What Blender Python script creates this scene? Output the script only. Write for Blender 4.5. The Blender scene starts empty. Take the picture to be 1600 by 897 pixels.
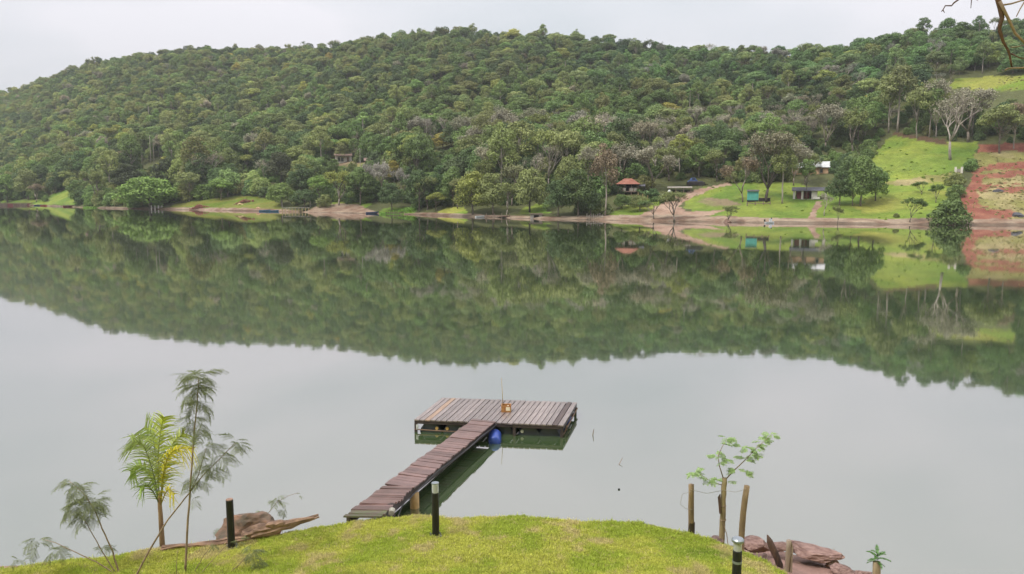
import bpy, math, random
import numpy as np
from mathutils import Vector, Matrix, noise as mnoise

# ---------------------------------------------------------------- camera, sky, sun, exposure
sc = bpy.context.scene
C = sc.collection
CZ, F, CX, CY, PITCH = 6.2, 1204.0, 800.0, 448.5, math.radians(7.08)
cp, sp = math.cos(PITCH), math.sin(PITCH)
cam = bpy.data.cameras.new('camera')
cam.sensor_width = 36; cam.lens = F / 1600 * 36; cam.clip_start = 0.1; cam.clip_end = 6000
camo = bpy.data.objects.new('camera', cam); C.objects.link(camo)
camo.location = (0, 0, CZ); camo.rotation_euler = (math.pi / 2 - PITCH, 0, 0)
sc.camera = camo

SUN_EL, SUN_AZ = math.radians(56), math.radians(-122)   # azimuth from +Y, clockwise: behind the camera to the left
w = bpy.data.worlds.new('World'); sc.world = w; w.use_nodes = True
nt = w.node_tree; nt.nodes.clear()
def N(t, typ, **kw):
    n = t.nodes.new(typ)
    for k, v in kw.items():
        if k.startswith('_'):
            n.inputs[k[1:].replace('_', ' ')].default_value = v
        else: setattr(n, k, v)
    return n
out = N(nt, 'ShaderNodeOutputWorld')
sky = N(nt, 'ShaderNodeTexSky', sky_type='NISHITA', sun_disc=False, sun_elevation=SUN_EL, sun_rotation=SUN_AZ)
bg1 = N(nt, 'ShaderNodeBackground', _Strength=0.06)
nt.links.new(sky.outputs[0], bg1.inputs[0])
tc = N(nt, 'ShaderNodeTexCoord')
sep = N(nt, 'ShaderNodeSeparateXYZ'); nt.links.new(tc.outputs['Generated'], sep.inputs[0])
zz = N(nt, 'ShaderNodeMath', operation='MAXIMUM'); nt.links.new(sep.outputs[2], zz.inputs[0]); zz.inputs[1].default_value = 0.0
za = N(nt, 'ShaderNodeMath', operation='ADD'); nt.links.new(zz.outputs[0], za.inputs[0]); za.inputs[1].default_value = 0.22
dv = N(nt, 'ShaderNodeVectorMath', operation='DIVIDE'); nt.links.new(tc.outputs['Generated'], dv.inputs[0])
cmb = N(nt, 'ShaderNodeCombineXYZ')
for i in range(3): nt.links.new(za.outputs[0], cmb.inputs[i])
nt.links.new(cmb.outputs[0], dv.inputs[1])
cn = N(nt, 'ShaderNodeTexNoise', _Scale=1.1, _Detail=3.0, _Roughness=0.45, _Distortion=0.3)
nt.links.new(dv.outputs[0], cn.inputs['Vector'])
cr = N(nt, 'ShaderNodeValToRGB')          # thin stratus: slightly bluer where it is thin, pinkish grey where thick
cr.color_ramp.elements[0].position = 0.36; cr.color_ramp.elements[0].color = (0.64, 0.668, 0.70, 1)
cr.color_ramp.elements[1].position = 0.62; cr.color_ramp.elements[1].color = (0.82, 0.80, 0.835, 1)
nt.links.new(cn.outputs[0], cr.inputs[0])
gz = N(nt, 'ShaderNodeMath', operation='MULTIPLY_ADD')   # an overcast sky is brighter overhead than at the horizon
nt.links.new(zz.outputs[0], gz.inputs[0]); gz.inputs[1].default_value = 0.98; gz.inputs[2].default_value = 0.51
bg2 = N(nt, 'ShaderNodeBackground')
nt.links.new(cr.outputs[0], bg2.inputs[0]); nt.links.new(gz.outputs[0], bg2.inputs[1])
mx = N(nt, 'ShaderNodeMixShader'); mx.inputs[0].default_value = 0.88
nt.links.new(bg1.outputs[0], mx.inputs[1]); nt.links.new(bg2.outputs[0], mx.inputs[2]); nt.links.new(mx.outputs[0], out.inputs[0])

sun = bpy.data.lights.new('sun', 'SUN'); sun.energy = 1.5; sun.angle = math.radians(14); sun.color = (1, 0.95, 0.86)
suno = bpy.data.objects.new('sun', sun); C.objects.link(suno)
sd = Vector((math.sin(SUN_AZ) * math.cos(SUN_EL), math.cos(SUN_AZ) * math.cos(SUN_EL), math.sin(SUN_EL)))
suno.rotation_euler = sd.to_track_quat('Z', 'Y').to_euler(); suno.location = (-30, -20, 60)
vs = sc.view_settings
vs.view_transform = 'Standard'; vs.look = 'None'; vs.gamma = 1; vs.use_curve_mapping = False; vs.exposure = 0.8
sc.cycles.max_bounces = 6; sc.cycles.diffuse_bounces = 2; sc.cycles.glossy_bounces = 3; sc.cycles.transmission_bounces = 3
sc.cycles.volume_bounces = 0; sc.cycles.caustics_reflective = False; sc.cycles.caustics_refractive = False
sc.cycles.use_denoising = True; sc.cycles.use_adaptive_sampling = True; sc.cycles.adaptive_threshold = 0.02
try: sc.cycles.denoiser = 'OPENIMAGEDENOISE'
except Exception: pass

# ---------------------------------------------------------------- helpers
rnd = random.Random(7); rng = np.random.default_rng(7)
def proj(X, Y, Z):
    d = Y * cp - (Z - CZ) * sp; u = Y * sp + (Z - CZ) * cp
    return CX + F * X / d, CY - F * u / d, d
def at(px, py, Y):                      # the point at distance Y (world) seen at that pixel
    x = (px - CX) / F; y = (CY - py) / F
    fy = cp + y * sp; fz = -sp + y * cp
    return Vector((x / fy * Y, Y, CZ + fz / fy * Y))
def vnoise(x, y, seed=0):
    x = np.asarray(x, float); y = np.asarray(y, float)
    xi = np.floor(x).astype(np.int64); yi = np.floor(y).astype(np.int64)
    fx = x - xi; fy = y - yi; fx = fx * fx * (3 - 2 * fx); fy = fy * fy * (3 - 2 * fy)
    def h(a, b):
        n = (a * 374761393 + b * 668265263 + seed * 2147483647) & 0xFFFFFFFF
        n = ((n ^ (n >> 13)) * 1274126177) & 0xFFFFFFFF
        return ((n ^ (n >> 16)) & 0xFFFF) / 65535.0
    return (h(xi, yi) * (1 - fx) + h(xi + 1, yi) * fx) * (1 - fy) + (h(xi, yi + 1) * (1 - fx) + h(xi + 1, yi + 1) * fx) * fy
def fbm(x, y, seed=0, o=4):
    s = 0; a = 0.5; t = 0
    for i in range(o):
        s = s + a * vnoise(x * 2 ** i + 13.7 * i, y * 2 ** i - 7.3 * i, seed + i); t += a; a *= 0.5
    return s / t
def inpoly(px, py, poly):
    px = np.asarray(px, float); py = np.asarray(py, float)
    r = np.zeros(px.shape, bool); n = len(poly)
    for i in range(n):
        x1, y1 = poly[i]; x2, y2 = poly[(i + 1) % n]
        if y1 == y2: continue
        c = ((y1 > py) != (y2 > py)) & (px < (x2 - x1) * (py - y1) / (y2 - y1) + x1)
        r ^= c
    return r

MATS = {}
def mat(name):
    m = bpy.data.materials.new(name); m.use_nodes = True
    t = m.node_tree; t.nodes.clear()
    o = N(t, 'ShaderNodeOutputMaterial')
    MATS[name] = m
    return m, t, o
def surf(name, col, rough=0.7, var=0.25, scale=6.0, col2=None, bump=0.0, bscale=None, stretch=None, spec=0.4, metal=0.0, rand=0.0, detail=5.0):
    """plain surface: colour broken up by noise, optional second colour, bump, per-object value shift"""
    m, t, o = mat(name)
    b = N(t, 'ShaderNodeBsdfPrincipled', _Roughness=rough, _Metallic=metal)
    b.inputs['Specular IOR Level'].default_value = spec
    tcn = N(t, 'ShaderNodeTexCoord'); vec = tcn.outputs['Object']
    if stretch:
        mp = N(t, 'ShaderNodeMapping', _Scale=stretch); t.links.new(vec, mp.inputs[0]); vec = mp.outputs[0]
    n = N(t, 'ShaderNodeTexNoise', _Scale=scale, _Detail=detail, _Roughness=0.6); t.links.new(vec, n.inputs['Vector'])
    r = N(t, 'ShaderNodeValToRGB')
    c2 = col2 if col2 else tuple(max(0, c * (1 - var)) for c in col)
    r.color_ramp.elements[0].position = 0.35; r.color_ramp.elements[0].color = (*c2, 1)
    r.color_ramp.elements[1].position = 0.65; r.color_ramp.elements[1].color = (*[c * (1 + (0 if col2 else var * 0.5)) for c in col], 1)
    t.links.new(n.outputs[0], r.inputs[0]); cc = r.outputs[0]
    if rand:
        oi = N(t, 'ShaderNodeObjectInfo')
        ma = N(t, 'ShaderNodeMath', operation='MULTIPLY_ADD'); t.links.new(oi.outputs['Random'], ma.inputs[0])
        ma.inputs[1].default_value = 2 * rand; ma.inputs[2].default_value = 1 - rand
        sm = N(t, 'ShaderNodeVectorMath', operation='SCALE'); t.links.new(cc, sm.inputs[0]); t.links.new(ma.outputs[0], sm.inputs['Scale']); cc = sm.outputs[0]
    t.links.new(cc, b.inputs['Base Color'])
    if bump:
        n2 = N(t, 'ShaderNodeTexNoise', _Scale=bscale or scale * 3, _Detail=4.0); t.links.new(vec, n2.inputs['Vector'])
        bp = N(t, 'ShaderNodeBump', _Strength=bump, _Distance=0.02); t.links.new(n2.outputs[0], bp.inputs['Height']); t.links.new(bp.outputs[0], b.inputs['Normal'])
    t.links.new(b.outputs[0], o.inputs[0])
    return m
def leafmat(name, base=None, transl=0.3, attr=True, rough=0.55):
    """foliage: the tree's own tint (instance or object property) times a per-leaf value"""
    m, t, o = mat(name)
    lv = N(t, 'ShaderNodeAttribute', attribute_name='lv')
    if base is None:
        ti = N(t, 'ShaderNodeAttribute', attribute_name='tint', attribute_type='INSTANCER'); col = ti.outputs['Color']
    else:
        rg = N(t, 'ShaderNodeRGB'); rg.outputs[0].default_value = (*base, 1); col = rg.outputs[0]
    ma = N(t, 'ShaderNodeMath', operation='MULTIPLY_ADD'); t.links.new(lv.outputs['Fac'], ma.inputs[0]); ma.inputs[1].default_value = 0.9; ma.inputs[2].default_value = 0.55
    sm = N(t, 'ShaderNodeVectorMath', operation='SCALE'); t.links.new(col, sm.inputs[0]); t.links.new(ma.outputs[0], sm.inputs['Scale'])
    d = N(t, 'ShaderNodeBsdfPrincipled', _Roughness=rough); d.inputs['Specular IOR Level'].default_value = 0.25
    t.links.new(sm.outputs[0], d.inputs['Base Color'])
    tr = N(t, 'ShaderNodeBsdfTranslucent'); t.links.new(sm.outputs[0], tr.inputs[0])
    mxs = N(t, 'ShaderNodeMixShader'); mxs.inputs[0].default_value = transl
    t.links.new(d.outputs[0], mxs.inputs[1]); t.links.new(tr.outputs[0], mxs.inputs[2]); t.links.new(mxs.outputs[0], o.inputs[0])
    return m

def mesh_np(name, v, quads=None, tris=None, mats=(), lv=None, smooth=False, midx=None):
    """fast mesh from arrays"""
    me = bpy.data.meshes.new(name)
    v = np.asarray(v, np.float32).reshape(-1, 3)
    q = np.zeros((0, 4), np.int32) if quads is None else np.asarray(quads, np.int32).reshape(-1, 4)
    t = np.zeros((0, 3), np.int32) if tris is None else np.asarray(tris, np.int32).reshape(-1, 3)
    me.vertices.add(len(v)); me.vertices.foreach_set('co', v.ravel())
    nl = q.size + t.size; me.loops.add(nl)
    me.loops.foreach_set('vertex_index', np.concatenate([q.ravel(), t.ravel()]))
    me.polygons.add(len(q) + len(t))
    st = np.concatenate([np.arange(len(q)) * 4, q.size + np.arange(len(t)) * 3]).astype(np.int32)
    me.polygons.foreach_set('loop_start', st)
    if smooth: me.polygons.foreach_set('use_smooth', np.ones(len(q) + len(t), bool))
    for m_ in mats: me.materials.append(m_)
    if midx is not None: me.polygons.foreach_set('material_index', np.asarray(midx, np.int32))
    if lv is not None:
        a = me.attributes.new('lv', 'FLOAT', 'FACE'); a.data.foreach_set('value', np.asarray(lv, np.float32))
    me.update(calc_edges=True); me.validate()
    return me
class MB:
    """collects simple shapes; build() links them as one mesh object"""
    def __init__(s): s.v = []; s.f = []
    def add(s, vs_, fs_):
        n = len(s.v); s.v += [tuple(p) for p in vs_]; s.f += [tuple(i + n for i in f) for f in fs_]; return s
    def box(s, c, d, rz=0, jit=0.0, taper=1.0):
        x, y, z = d[0] / 2, d[1] / 2, d[2] / 2; cs, sn = math.cos(rz), math.sin(rz); vv = []
        for k in (-1, 1):
            q = taper if k > 0 else 1
            for (a, b) in ((-1, -1), (1, -1), (1, 1), (-1, 1)):
                X = a * x * q + rnd.uniform(-jit, jit); Y = b * y * q + rnd.uniform(-jit, jit)
                vv.append((c[0] + X * cs - Y * sn, c[1] + X * sn + Y * cs, c[2] + k * z + rnd.uniform(-jit, jit)))
        return s.add(vv, [(3, 2, 1, 0), (4, 5, 6, 7), (0, 1, 5, 4), (1, 2, 6, 5), (2, 3, 7, 6), (3, 0, 4, 7)])
    def tube(s, pts, rad, n=8, cap=True, rough=0.0):
        pts = [Vector(p) for p in pts]; rad = rad if hasattr(rad, '__len__') else [rad] * len(pts)
        n0 = len(s.v); up = None
        for i, p in enumerate(pts):
            d = (pts[min(i + 1, len(pts) - 1)] - pts[max(i - 1, 0)]).normalized()
            if up is None: up = d.orthogonal().normalized()
            up = (up - d * up.dot(d)); up = up.normalized() if up.length > 1e-6 else d.orthogonal().normalized()
            sd_ = d.cross(up)
            for k in range(n):
                a = 2 * math.pi * k / n; r = rad[i] * (1 + rnd.uniform(-rough, rough))
                s.v.append(tuple(p + up * (r * math.cos(a)) + sd_ * (r * math.sin(a))))
        for i in range(len(pts) - 1):
            for k in range(n):
                a = n0 + i * n + k; b = n0 + i * n + (k + 1) % n
                s.f.append((a, b, b + n, a + n))
        if cap:
            s.f.append(tuple(n0 + k for k in reversed(range(n)))); s.f.append(tuple(n0 + (len(pts) - 1) * n + k for k in range(n)))
        return s
    def lathe(s, prof, c=(0, 0, 0), n=16, axis='z'):
        n0 = len(s.v)
        for r, z in prof:
            for k in range(n):
                a = 2 * math.pi * k / n; p = (r * math.cos(a), r * math.sin(a), z)
                if axis == 'y': p = (p[0], p[2], p[1])
                if axis == 'x': p = (p[2], p[0], p[1])
                s.v.append((c[0] + p[0], c[1] + p[1], c[2] + p[2]))
        for i in range(len(prof) - 1):
            for k in range(n):
                a = n0 + i * n + k; b = n0 + i * n + (k + 1) % n; s.f.append((a, b, b + n, a + n))
        s.f.append(tuple(n0 + k for k in reversed(range(n)))); s.f.append(tuple(n0 + (len(prof) - 1) * n + k for k in range(n)))
        return s
    def mesh(s, name, m, smooth=False):
        me = bpy.data.meshes.new(name); me.from_pydata(s.v, [], s.f)
        if m: me.materials.append(m)
        if smooth:
            me.polygons.foreach_set('use_smooth', np.ones(len(s.f), bool))
        me.update(); return me
    def build(s, name, m, parent=None, loc=(0, 0, 0), rz=0, smooth=False):
        return link(name, s.mesh(name, m, smooth), parent, loc, rz)
def link(name, me, parent=None, loc=(0, 0, 0), rz=0):
    o = bpy.data.objects.new(name, me); C.objects.link(o)
    o.location = loc; o.rotation_euler = (0, 0, rz)
    if parent is not None: o.parent = parent
    return o
def tag(o, label=None, cat=None, group=None, kind=None):
    if label: o['label'] = label
    if cat: o['category'] = cat
    if group: o['group'] = group
    if kind: o['kind'] = kind
    return o
def thing(name, label, cat, loc, rz=0, group=None):
    o = bpy.data.objects.new(name, None); C.objects.link(o); o.empty_display_size = 0.2
    o.location = loc; o.rotation_euler = (0, 0, rz); return tag(o, label, cat, group)
def dup(o, parent=None):
    c = o.copy(); C.objects.link(c)
    if parent is not None: c.parent = parent
    return c

# ---------------------------------------------------------------- the far hill: shore line, ridge line, height field
def ctrl_shore():
    r, y = [], []
    for px, py in [(0, 319.5), (100, 323), (150, 325), (240, 327), (300, 328), (400, 330), (490, 332), (570, 333.5), (650, 335.5), (730, 338.5), (800, 341), (850, 342.5), (920, 343.5), (1000, 345.5), (1100, 346.5), (1200, 348.5), (1300, 349.5), (1400, 351), (1480, 351.5), (1560, 352), (1620, 352)]:
        e = at(px, py, 1.0); k = CZ / (CZ - e.z); r.append(e.x); y.append(k)
    r = [-1.1, -0.85] + r + [0.8, 1.1]; y = [640, 470] + y + [134, 120]
    return np.array(r), np.array(y)
SR, SY = ctrl_shore()
RPX = [-500, -300, 0, 200, 400, 700, 1100, 1250, 1400, 1540, 1800, 2200]; RY = [900, 830, 720, 640, 610, 500, 390, 340, 312, 290, 275, 260]
SIL = [(-500, 250), (-300, 215), (-100, 165), (0, 143), (50, 128), (100, 108), (150, 90), (200, 85), (250, 76), (300, 73), (360, 70), (440, 72), (500, 68), (560, 58), (640, 47), (700, 46), (760, 46), (820, 50), (900, 54), (960, 59), (1050, 65), (1150, 68), (1250, 70), (1290, 67), (1340, 60), (1400, 54), (1450, 46), (1500, 41), (1560, 35), (1600, 26), (1800, 8), (2200, 0)]
rr, ry, rh = [], [], []
for px, py in SIL:
    Y = float(np.interp(px, RPX, RY)); p = at(px, py, Y)
    rr.append(p.x / Y); ry.append(Y); rh.append(p.z - 8.6 + float(np.interp(px, [1250, 1450], [0, 3.5])))
rr, ry, rh = map(np.array, (rr, ry, rh))
def Sf(r): return np.interp(r, SR, SY)
def HF(X, Y):
    X = np.asarray(X, float); Y = np.asarray(Y, float); r = X / np.maximum(Y, 1)
    S = Sf(r) + (fbm(X / 9.0, Y / 9.0 * 0 + 3.1, 5, 3) - 0.5) * 2.5; R = np.interp(r, rr, ry); Hr = np.interp(r, rr, rh)
    d = Y - S; t = np.clip(d / (R - S), 0, 1)
    g = Hr * (t ** 1.2)
    und = (fbm(X / 60, Y / 60, 2, 3) - 0.5) * 9 * np.minimum(1, t * 3) * (1 - t * 0.8) + (fbm(X / 14, Y / 14, 9, 2) - 0.5) * 1.2 * np.minimum(1, t * 8)
    bank = np.where(d > 0, 0.35 * (1 - np.exp(-np.maximum(d, 0) / 1.0)), np.maximum(d * 0.25, -3))
    back = np.where(Y > R, -(Y - R) * 0.16, 0)
    return g + und + bank + back
def wpt(px, off=0.0):                   # the waterline of the far bank in that direction, off metres out from it
    r = at(px, 335, 1.0).x; ys = np.arange(100, 420, 0.05); h = HF(r * ys, ys); Y = ys[np.where(h > 0.02)[0][0]] - off
    return Vector((r * Y, Y, 0.0))
def gpt(px, py):                        # where that line of sight first meets the far hill
    ys = np.arange(110, 760, 0.25)
    e = at(px, py, 1.0); z = CZ + (e.z - CZ) * ys; h = HF(e.x * ys, ys)
    s = Sf(np.array([e.x]))[0]
    k = np.where((h >= z) & (ys > s - 1))[0]
    Y = ys[k[0]] if len(k) else s + 1
    return Vector((e.x * Y, Y, float(HF(e.x * Y, Y))))
# ---------------------------------------------------------------- colours of the ground on the far bank (zones of grass, soil and tracks)
LAWN = [(1075, 302), (1102, 292), (1180, 285), (1240, 286), (1300, 300), (1372, 290), (1500, 270), (1490, 348), (1270, 344), (1180, 342), (1120, 340), (1070, 326)]
MEADOW = [(1358, 262), (1362, 244), (1395, 211), (1440, 216), (1480, 222), (1528, 222), (1520, 258), (1495, 268), (1372, 288)]
REDSOIL = [(1522, 262), (1560, 254), (1640, 250), (1660, 356), (1490, 356), (1508, 300)]
DRYG = [(1520, 262), (1526, 238), (1640, 226), (1640, 256), (1560, 258)]
REDSTRIP = [(1528, 238), (1530, 226), (1640, 222), (1640, 236)]
FIELD = [(1480, 136), (1500, 121), (1560, 119), (1640, 117), (1640, 140), (1530, 141)]
OCHRE = [(1368, 291), (1372, 286), (1500, 268), (1498, 278), (1440, 288)]
TRACK = [(985, 345), (1018, 326), (1040, 314), (1075, 300), (1115, 291), (1140, 285), (1142, 289), (1105, 299), (1080, 309), (1062, 322), (1070, 330), (1130, 328), (1128, 332), (1075, 340), (1060, 345)]
PATH = [(1258, 346), (1270, 346), (1286, 316), (1276, 315)]
GRASSES = [[(72, 320), (80, 306), (98, 296), (114, 294), (118, 306), (122, 320)], [(262, 328), (268, 321), (300, 312), (400, 306), (440, 317), (440, 327)],
           [(500, 326), (515, 314), (578, 317), (575, 325)], [(675, 334), (700, 325), (726, 321), (730, 336)], [(812, 335), (820, 323), (856, 317), (858, 333)],
           [(0, 319), (0, 313), (70, 311), (72, 320)], [(940, 338), (975, 322), (1010, 312), (1040, 316), (1010, 334)], [(590, 333), (596, 325), (650, 324), (652, 335)]]
TANS = [[(514, 264), (522, 253), (590, 254), (575, 261), (545, 270), (522, 270)]]
CLEAR = [LAWN, MEADOW, REDSOIL, DRYG, REDSTRIP, FIELD, OCHRE, TRACK, PATH] + GRASSES + TANS + [[(1020, 300), (1040, 285), (1140, 283), (1140, 296), (1080, 302)], [(1225, 290), (1235, 268), (1300, 270), (1310, 300)]]

def terrain():
    rc = np.unique(np.concatenate([np.linspace(-1.05, -0.68, 45), np.linspace(-0.68, 0.68, 640), np.linspace(0.68, 1.05, 45)]))
    w1 = np.concatenate([[-12, -5, -2, -0.8, 0, 0.4, 0.9, 1.5], ])
    tt = np.linspace(0.012, 1, 140) ** 1.35
    S = Sf(rc); R = np.interp(rc, rr, ry)
    Y = np.concatenate([S[None, :] + w1[:, None], S[None, :] + tt[:, None] * (R - S)[None, :], R[None, :] + np.array([6, 15, 30, 60, 120, 250, 500, 1000])[:, None]])
    Y = np.maximum.accumulate(Y, 0); X = Y * rc[None, :]
    Z = HF(X, Y)
    Z[-2:] = Z[-3] * np.array([0.5, 0.3])[:, None]
    nr, nc = Y.shape
    idx = np.arange(nr * nc).reshape(nr, nc)
    q = np.stack([idx[:-1, :-1], idx[:-1, 1:], idx[1:, 1:], idx[1:, :-1]], -1).reshape(-1, 4)
    v = np.stack([X, Y, Z], -1).reshape(-1, 3)
    px, py, _ = proj(v[:, 0], v[:, 1], v[:, 2])
    jx = (fbm(v[:, 0] / 3, v[:, 1] / 3, 31, 3) - 0.5) * 14; jy = (fbm(v[:, 0] / 3, v[:, 1] / 3, 41, 3) - 0.5) * 5
    n1 = fbm(v[:, 0] / 7, v[:, 1] / 7, 51, 4); n2 = fbm(v[:, 0] / 2.2, v[:, 1] / 2.2, 61, 3); n3 = fbm(v[:, 0] / 18, v[:, 1] / 6, 71, 3)
    col = np.tile(np.array([[0.085, 0.092, 0.036]]), (len(v), 1)) * (0.6 + 0.8 * n1[:, None])
    def L(a, b, t): return np.array(a)[None] * (1 - t[:, None]) + np.array(b)[None] * t[:, None]
    def ss(x, a, b): return np.clip((x - a) / (b - a), 0, 1)
    grass = L((0.115, 0.185, 0.028), (0.18, 0.225, 0.038), ss(n1, 0.35, 0.65)) * (0.72 + 0.56 * n2[:, None])
    ygrass = L((0.15, 0.215, 0.03), (0.235, 0.24, 0.05), ss(n3, 0.4, 0.62)) * (0.75 + 0.5 * n2[:, None])
    dry = L((0.20, 0.19, 0.06), (0.30, 0.25, 0.12), ss(n1, 0.4, 0.6)) * (0.7 + 0.6 * n2[:, None])
    red = L((0.20, 0.065, 0.045), (0.26, 0.11, 0.07), ss(n2, 0.35, 0.65))
    tan = L((0.36, 0.25, 0.185), (0.27, 0.17, 0.12), ss(n2, 0.35, 0.7))
    def put(poly, c, mask=None):
        k = inpoly(px + jx, py + jy, poly)
        if mask is not None: k &= mask
        col[k] = c[k]
    for g in GRASSES: put(g, grass)
    put(GRASSES[1], ygrass * .72); put(GRASSES[3], ygrass * 1.2); put(GRASSES[6], ygrass)
    for g in TANS: put(g, L((0.30, 0.21, 0.14), (0.24, 0.22, 0.08), ss(n1, 0.4, 0.6)))
    put(LAWN, grass); put(LAWN, ygrass, px + jx * 5 > 1340); put(MEADOW, grass); put(MEADOW, grass * np.array([[1.12, 1.05, 1.0]]), n3 > 0.5)
    put(OCHRE, dry)
    put(REDSOIL, dry); put(REDSOIL, red, (fbm(v[:, 0] / 9, v[:, 1] / 4, 171, 4) > 0.53) | (px + jx * 1.6 < 1532)); put(DRYG, dry); put(REDSTRIP, red); put(FIELD, ygrass)
    put([(1520, 263), (1560, 255), (1640, 251), (1640, 258), (1560, 266), (1525, 270)], red)
    put([(1480, 226), (1395, 212), (1400, 207), (1480, 218)], L((0.12, 0.07, 0.045), (0.09, 0.06, 0.03), n1))
    put(TRACK, tan); put(PATH, tan * 0.9)
    put([(1085, 316), (1100, 309), (1140, 312), (1165, 322), (1120, 324)], L((0.22, 0.17, 0.10), (0.15, 0.2, 0.04), ss(n1, .45, .6)))
    d = v[:, 1] - Sf(v[:, 0] / v[:, 1])
    lim = np.interp(px, [-100, 0, 120, 260, 300, 390, 480, 500, 560, 590, 640, 720, 860, 900, 1000, 1060, 1200, 1480, 1520, 1700], [1, 1, 1, 1.5, 3.5, 3.5, 2, 13, 12, 1.2, 1.5, 2.2, 2.2, 4, 7, 7, 3.5, 4, 3, 3]) * (0.7 + 0.6 * n1)
    k = d < lim; shore = L((0.33, 0.255, 0.185), (0.20, 0.125, 0.085), ss(n2 * 0.6 + n3 * 0.4, 0.36, 0.62))
    k2 = k & (d > 0.4); col[k2] = shore[k2]
    k = d <= 0.5; col[k] = (shore * 0.55)[k]
    me = mesh_np('hillside', v, q, mats=[MATS['terrain']], smooth=True)
    a = me.color_attributes.new('gcol', 'FLOAT_COLOR', 'POINT')
    a.data.foreach_set('color', np.concatenate([col, np.ones((len(col), 1))], 1).astype(np.float32).ravel())
    return tag(link('hillside', me), kind='structure')

def mk_terrain_mat():
    m, t, o = mat('terrain')
    a = N(t, 'ShaderNodeAttribute', attribute_name='gcol'); tcn = N(t, 'ShaderNodeTexCoord')
    n = N(t, 'ShaderNodeTexNoise', _Scale=1.3, _Detail=6.0, _Roughness=0.7); t.links.new(tcn.outputs['Object'], n.inputs['Vector'])
    ma = N(t, 'ShaderNodeMath', operation='MULTIPLY_ADD'); t.links.new(n.outputs[0], ma.inputs[0]); ma.inputs[1].default_value = 1.4; ma.inputs[2].default_value = 0.3
    s = N(t, 'ShaderNodeVectorMath', operation='SCALE'); t.links.new(a.outputs['Color'], s.inputs[0]); t.links.new(ma.outputs[0], s.inputs['Scale'])
    b = N(t, 'ShaderNodeBsdfPrincipled', _Roughness=0.9); b.inputs['Specular IOR Level'].default_value = 0.15
    bp = N(t, 'ShaderNodeBump', _Strength=0.6, _Distance=0.25); t.links.new(n.outputs[0], bp.inputs['Height']); t.links.new(bp.outputs[0], b.inputs['Normal'])
    t.links.new(s.outputs[0], b.inputs['Base Color']); t.links.new(b.outputs[0], o.inputs[0])
mk_terrain_mat(); terrain()

# ---------------------------------------------------------------- the water: murky green body under a mirror that grows with the grazing angle
def water():
    m, t, o = mat('river_water')
    tcn = N(t, 'ShaderNodeTexCoord')
    mp = N(t, 'ShaderNodeMapping', _Scale=(0.35, 1.0, 1.0)); t.links.new(tcn.outputs['Object'], mp.inputs[0])
    n1 = N(t, 'ShaderNodeTexNoise', _Scale=0.9, _Detail=3.0, _Roughness=0.5); t.links.new(mp.outputs[0], n1.inputs['Vector'])
    bp = N(t, 'ShaderNodeBump', _Strength=0.05, _Distance=0.02); t.links.new(n1.outputs[0], bp.inputs['Height'])
    n2 = N(t, 'ShaderNodeTexNoise', _Scale=0.06, _Detail=3.0); t.links.new(mp.outputs[0], n2.inputs['Vector'])
    cr_ = N(t, 'ShaderNodeValToRGB')
    cr_.color_ramp.elements[0].position = 0.35; cr_.color_ramp.elements[0].color = (0.050, 0.085, 0.032, 1)
    cr_.color_ramp.elements[1].position = 0.68; cr_.color_ramp.elements[1].color = (0.066, 0.096, 0.044, 1)
    t.links.new(n2.outputs[0], cr_.inputs[0])
    d = N(t, 'ShaderNodeBsdfDiffuse'); t.links.new(cr_.outputs[0], d.inputs[0])
    g = N(t, 'ShaderNodeBsdfGlossy', _Roughness=0.03); g.inputs['Color'].default_value = (0.985, 0.945, 0.975, 1); t.links.new(bp.outputs[0], g.inputs['Normal'])
    fr = N(t, 'ShaderNodeFresnel', _IOR=1.33)
    pw = N(t, 'ShaderNodeMath', operation='POWER'); t.links.new(fr.outputs[0], pw.inputs[0]); pw.inputs[1].default_value = 0.37
    mxs = N(t, 'ShaderNodeMixShader'); t.links.new(pw.outputs[0], mxs.inputs[0]); t.links.new(d.outputs[0], mxs.inputs[1]); t.links.new(g.outputs[0], mxs.inputs[2])
    t.links.new(mxs.outputs[0], o.inputs[0])
    mb = MB(); mb.add([(-2500, -60, 0), (2500, -60, 0), (2500, 3000, 0), (-2500, 3000, 0)], [(0, 1, 2, 3)])
    tag(mb.build('river', m), kind='structure')
water()

# ---------------------------------------------------------------- tree kinds: each a trunk mesh and a crown mesh
bark = surf('bark', (0.20, 0.165, 0.13), 0.85, 0.4, 1.5, rand=0.25)
palebark = surf('pale_bark', (0.37, 0.32, 0.27), 0.8, 0.35, 1.2, rand=0.15)
darkbark = surf('dark_bark', (0.075, 0.06, 0.05), 0.85, 0.4, 1.5, rand=0.2)
leaf = leafmat('leaf', None, 0.22)
def cards(pos, nrm, size, g, asp=0.62):
    """leaf-shaped faces at pos facing nrm"""
    n = len(pos); nrm = nrm / np.linalg.norm(nrm, axis=1, keepdims=True)
    a = g.normal(size=(n, 3)); a -= nrm * (a * nrm).sum(1, keepdims=True); a /= np.linalg.norm(a, axis=1, keepdims=True)
    b = np.cross(nrm, a); s = size[:, None]
    bend = nrm * s * 0.18
    v = np.stack([pos - a * s * 0.5 - bend, pos + b * s * 0.5 * asp, pos + a * s * 0.5 - bend, pos - b * s * 0.5 * asp], 1).reshape(-1, 3)
    return v, np.arange(n * 4).reshape(n, 4)
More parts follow.
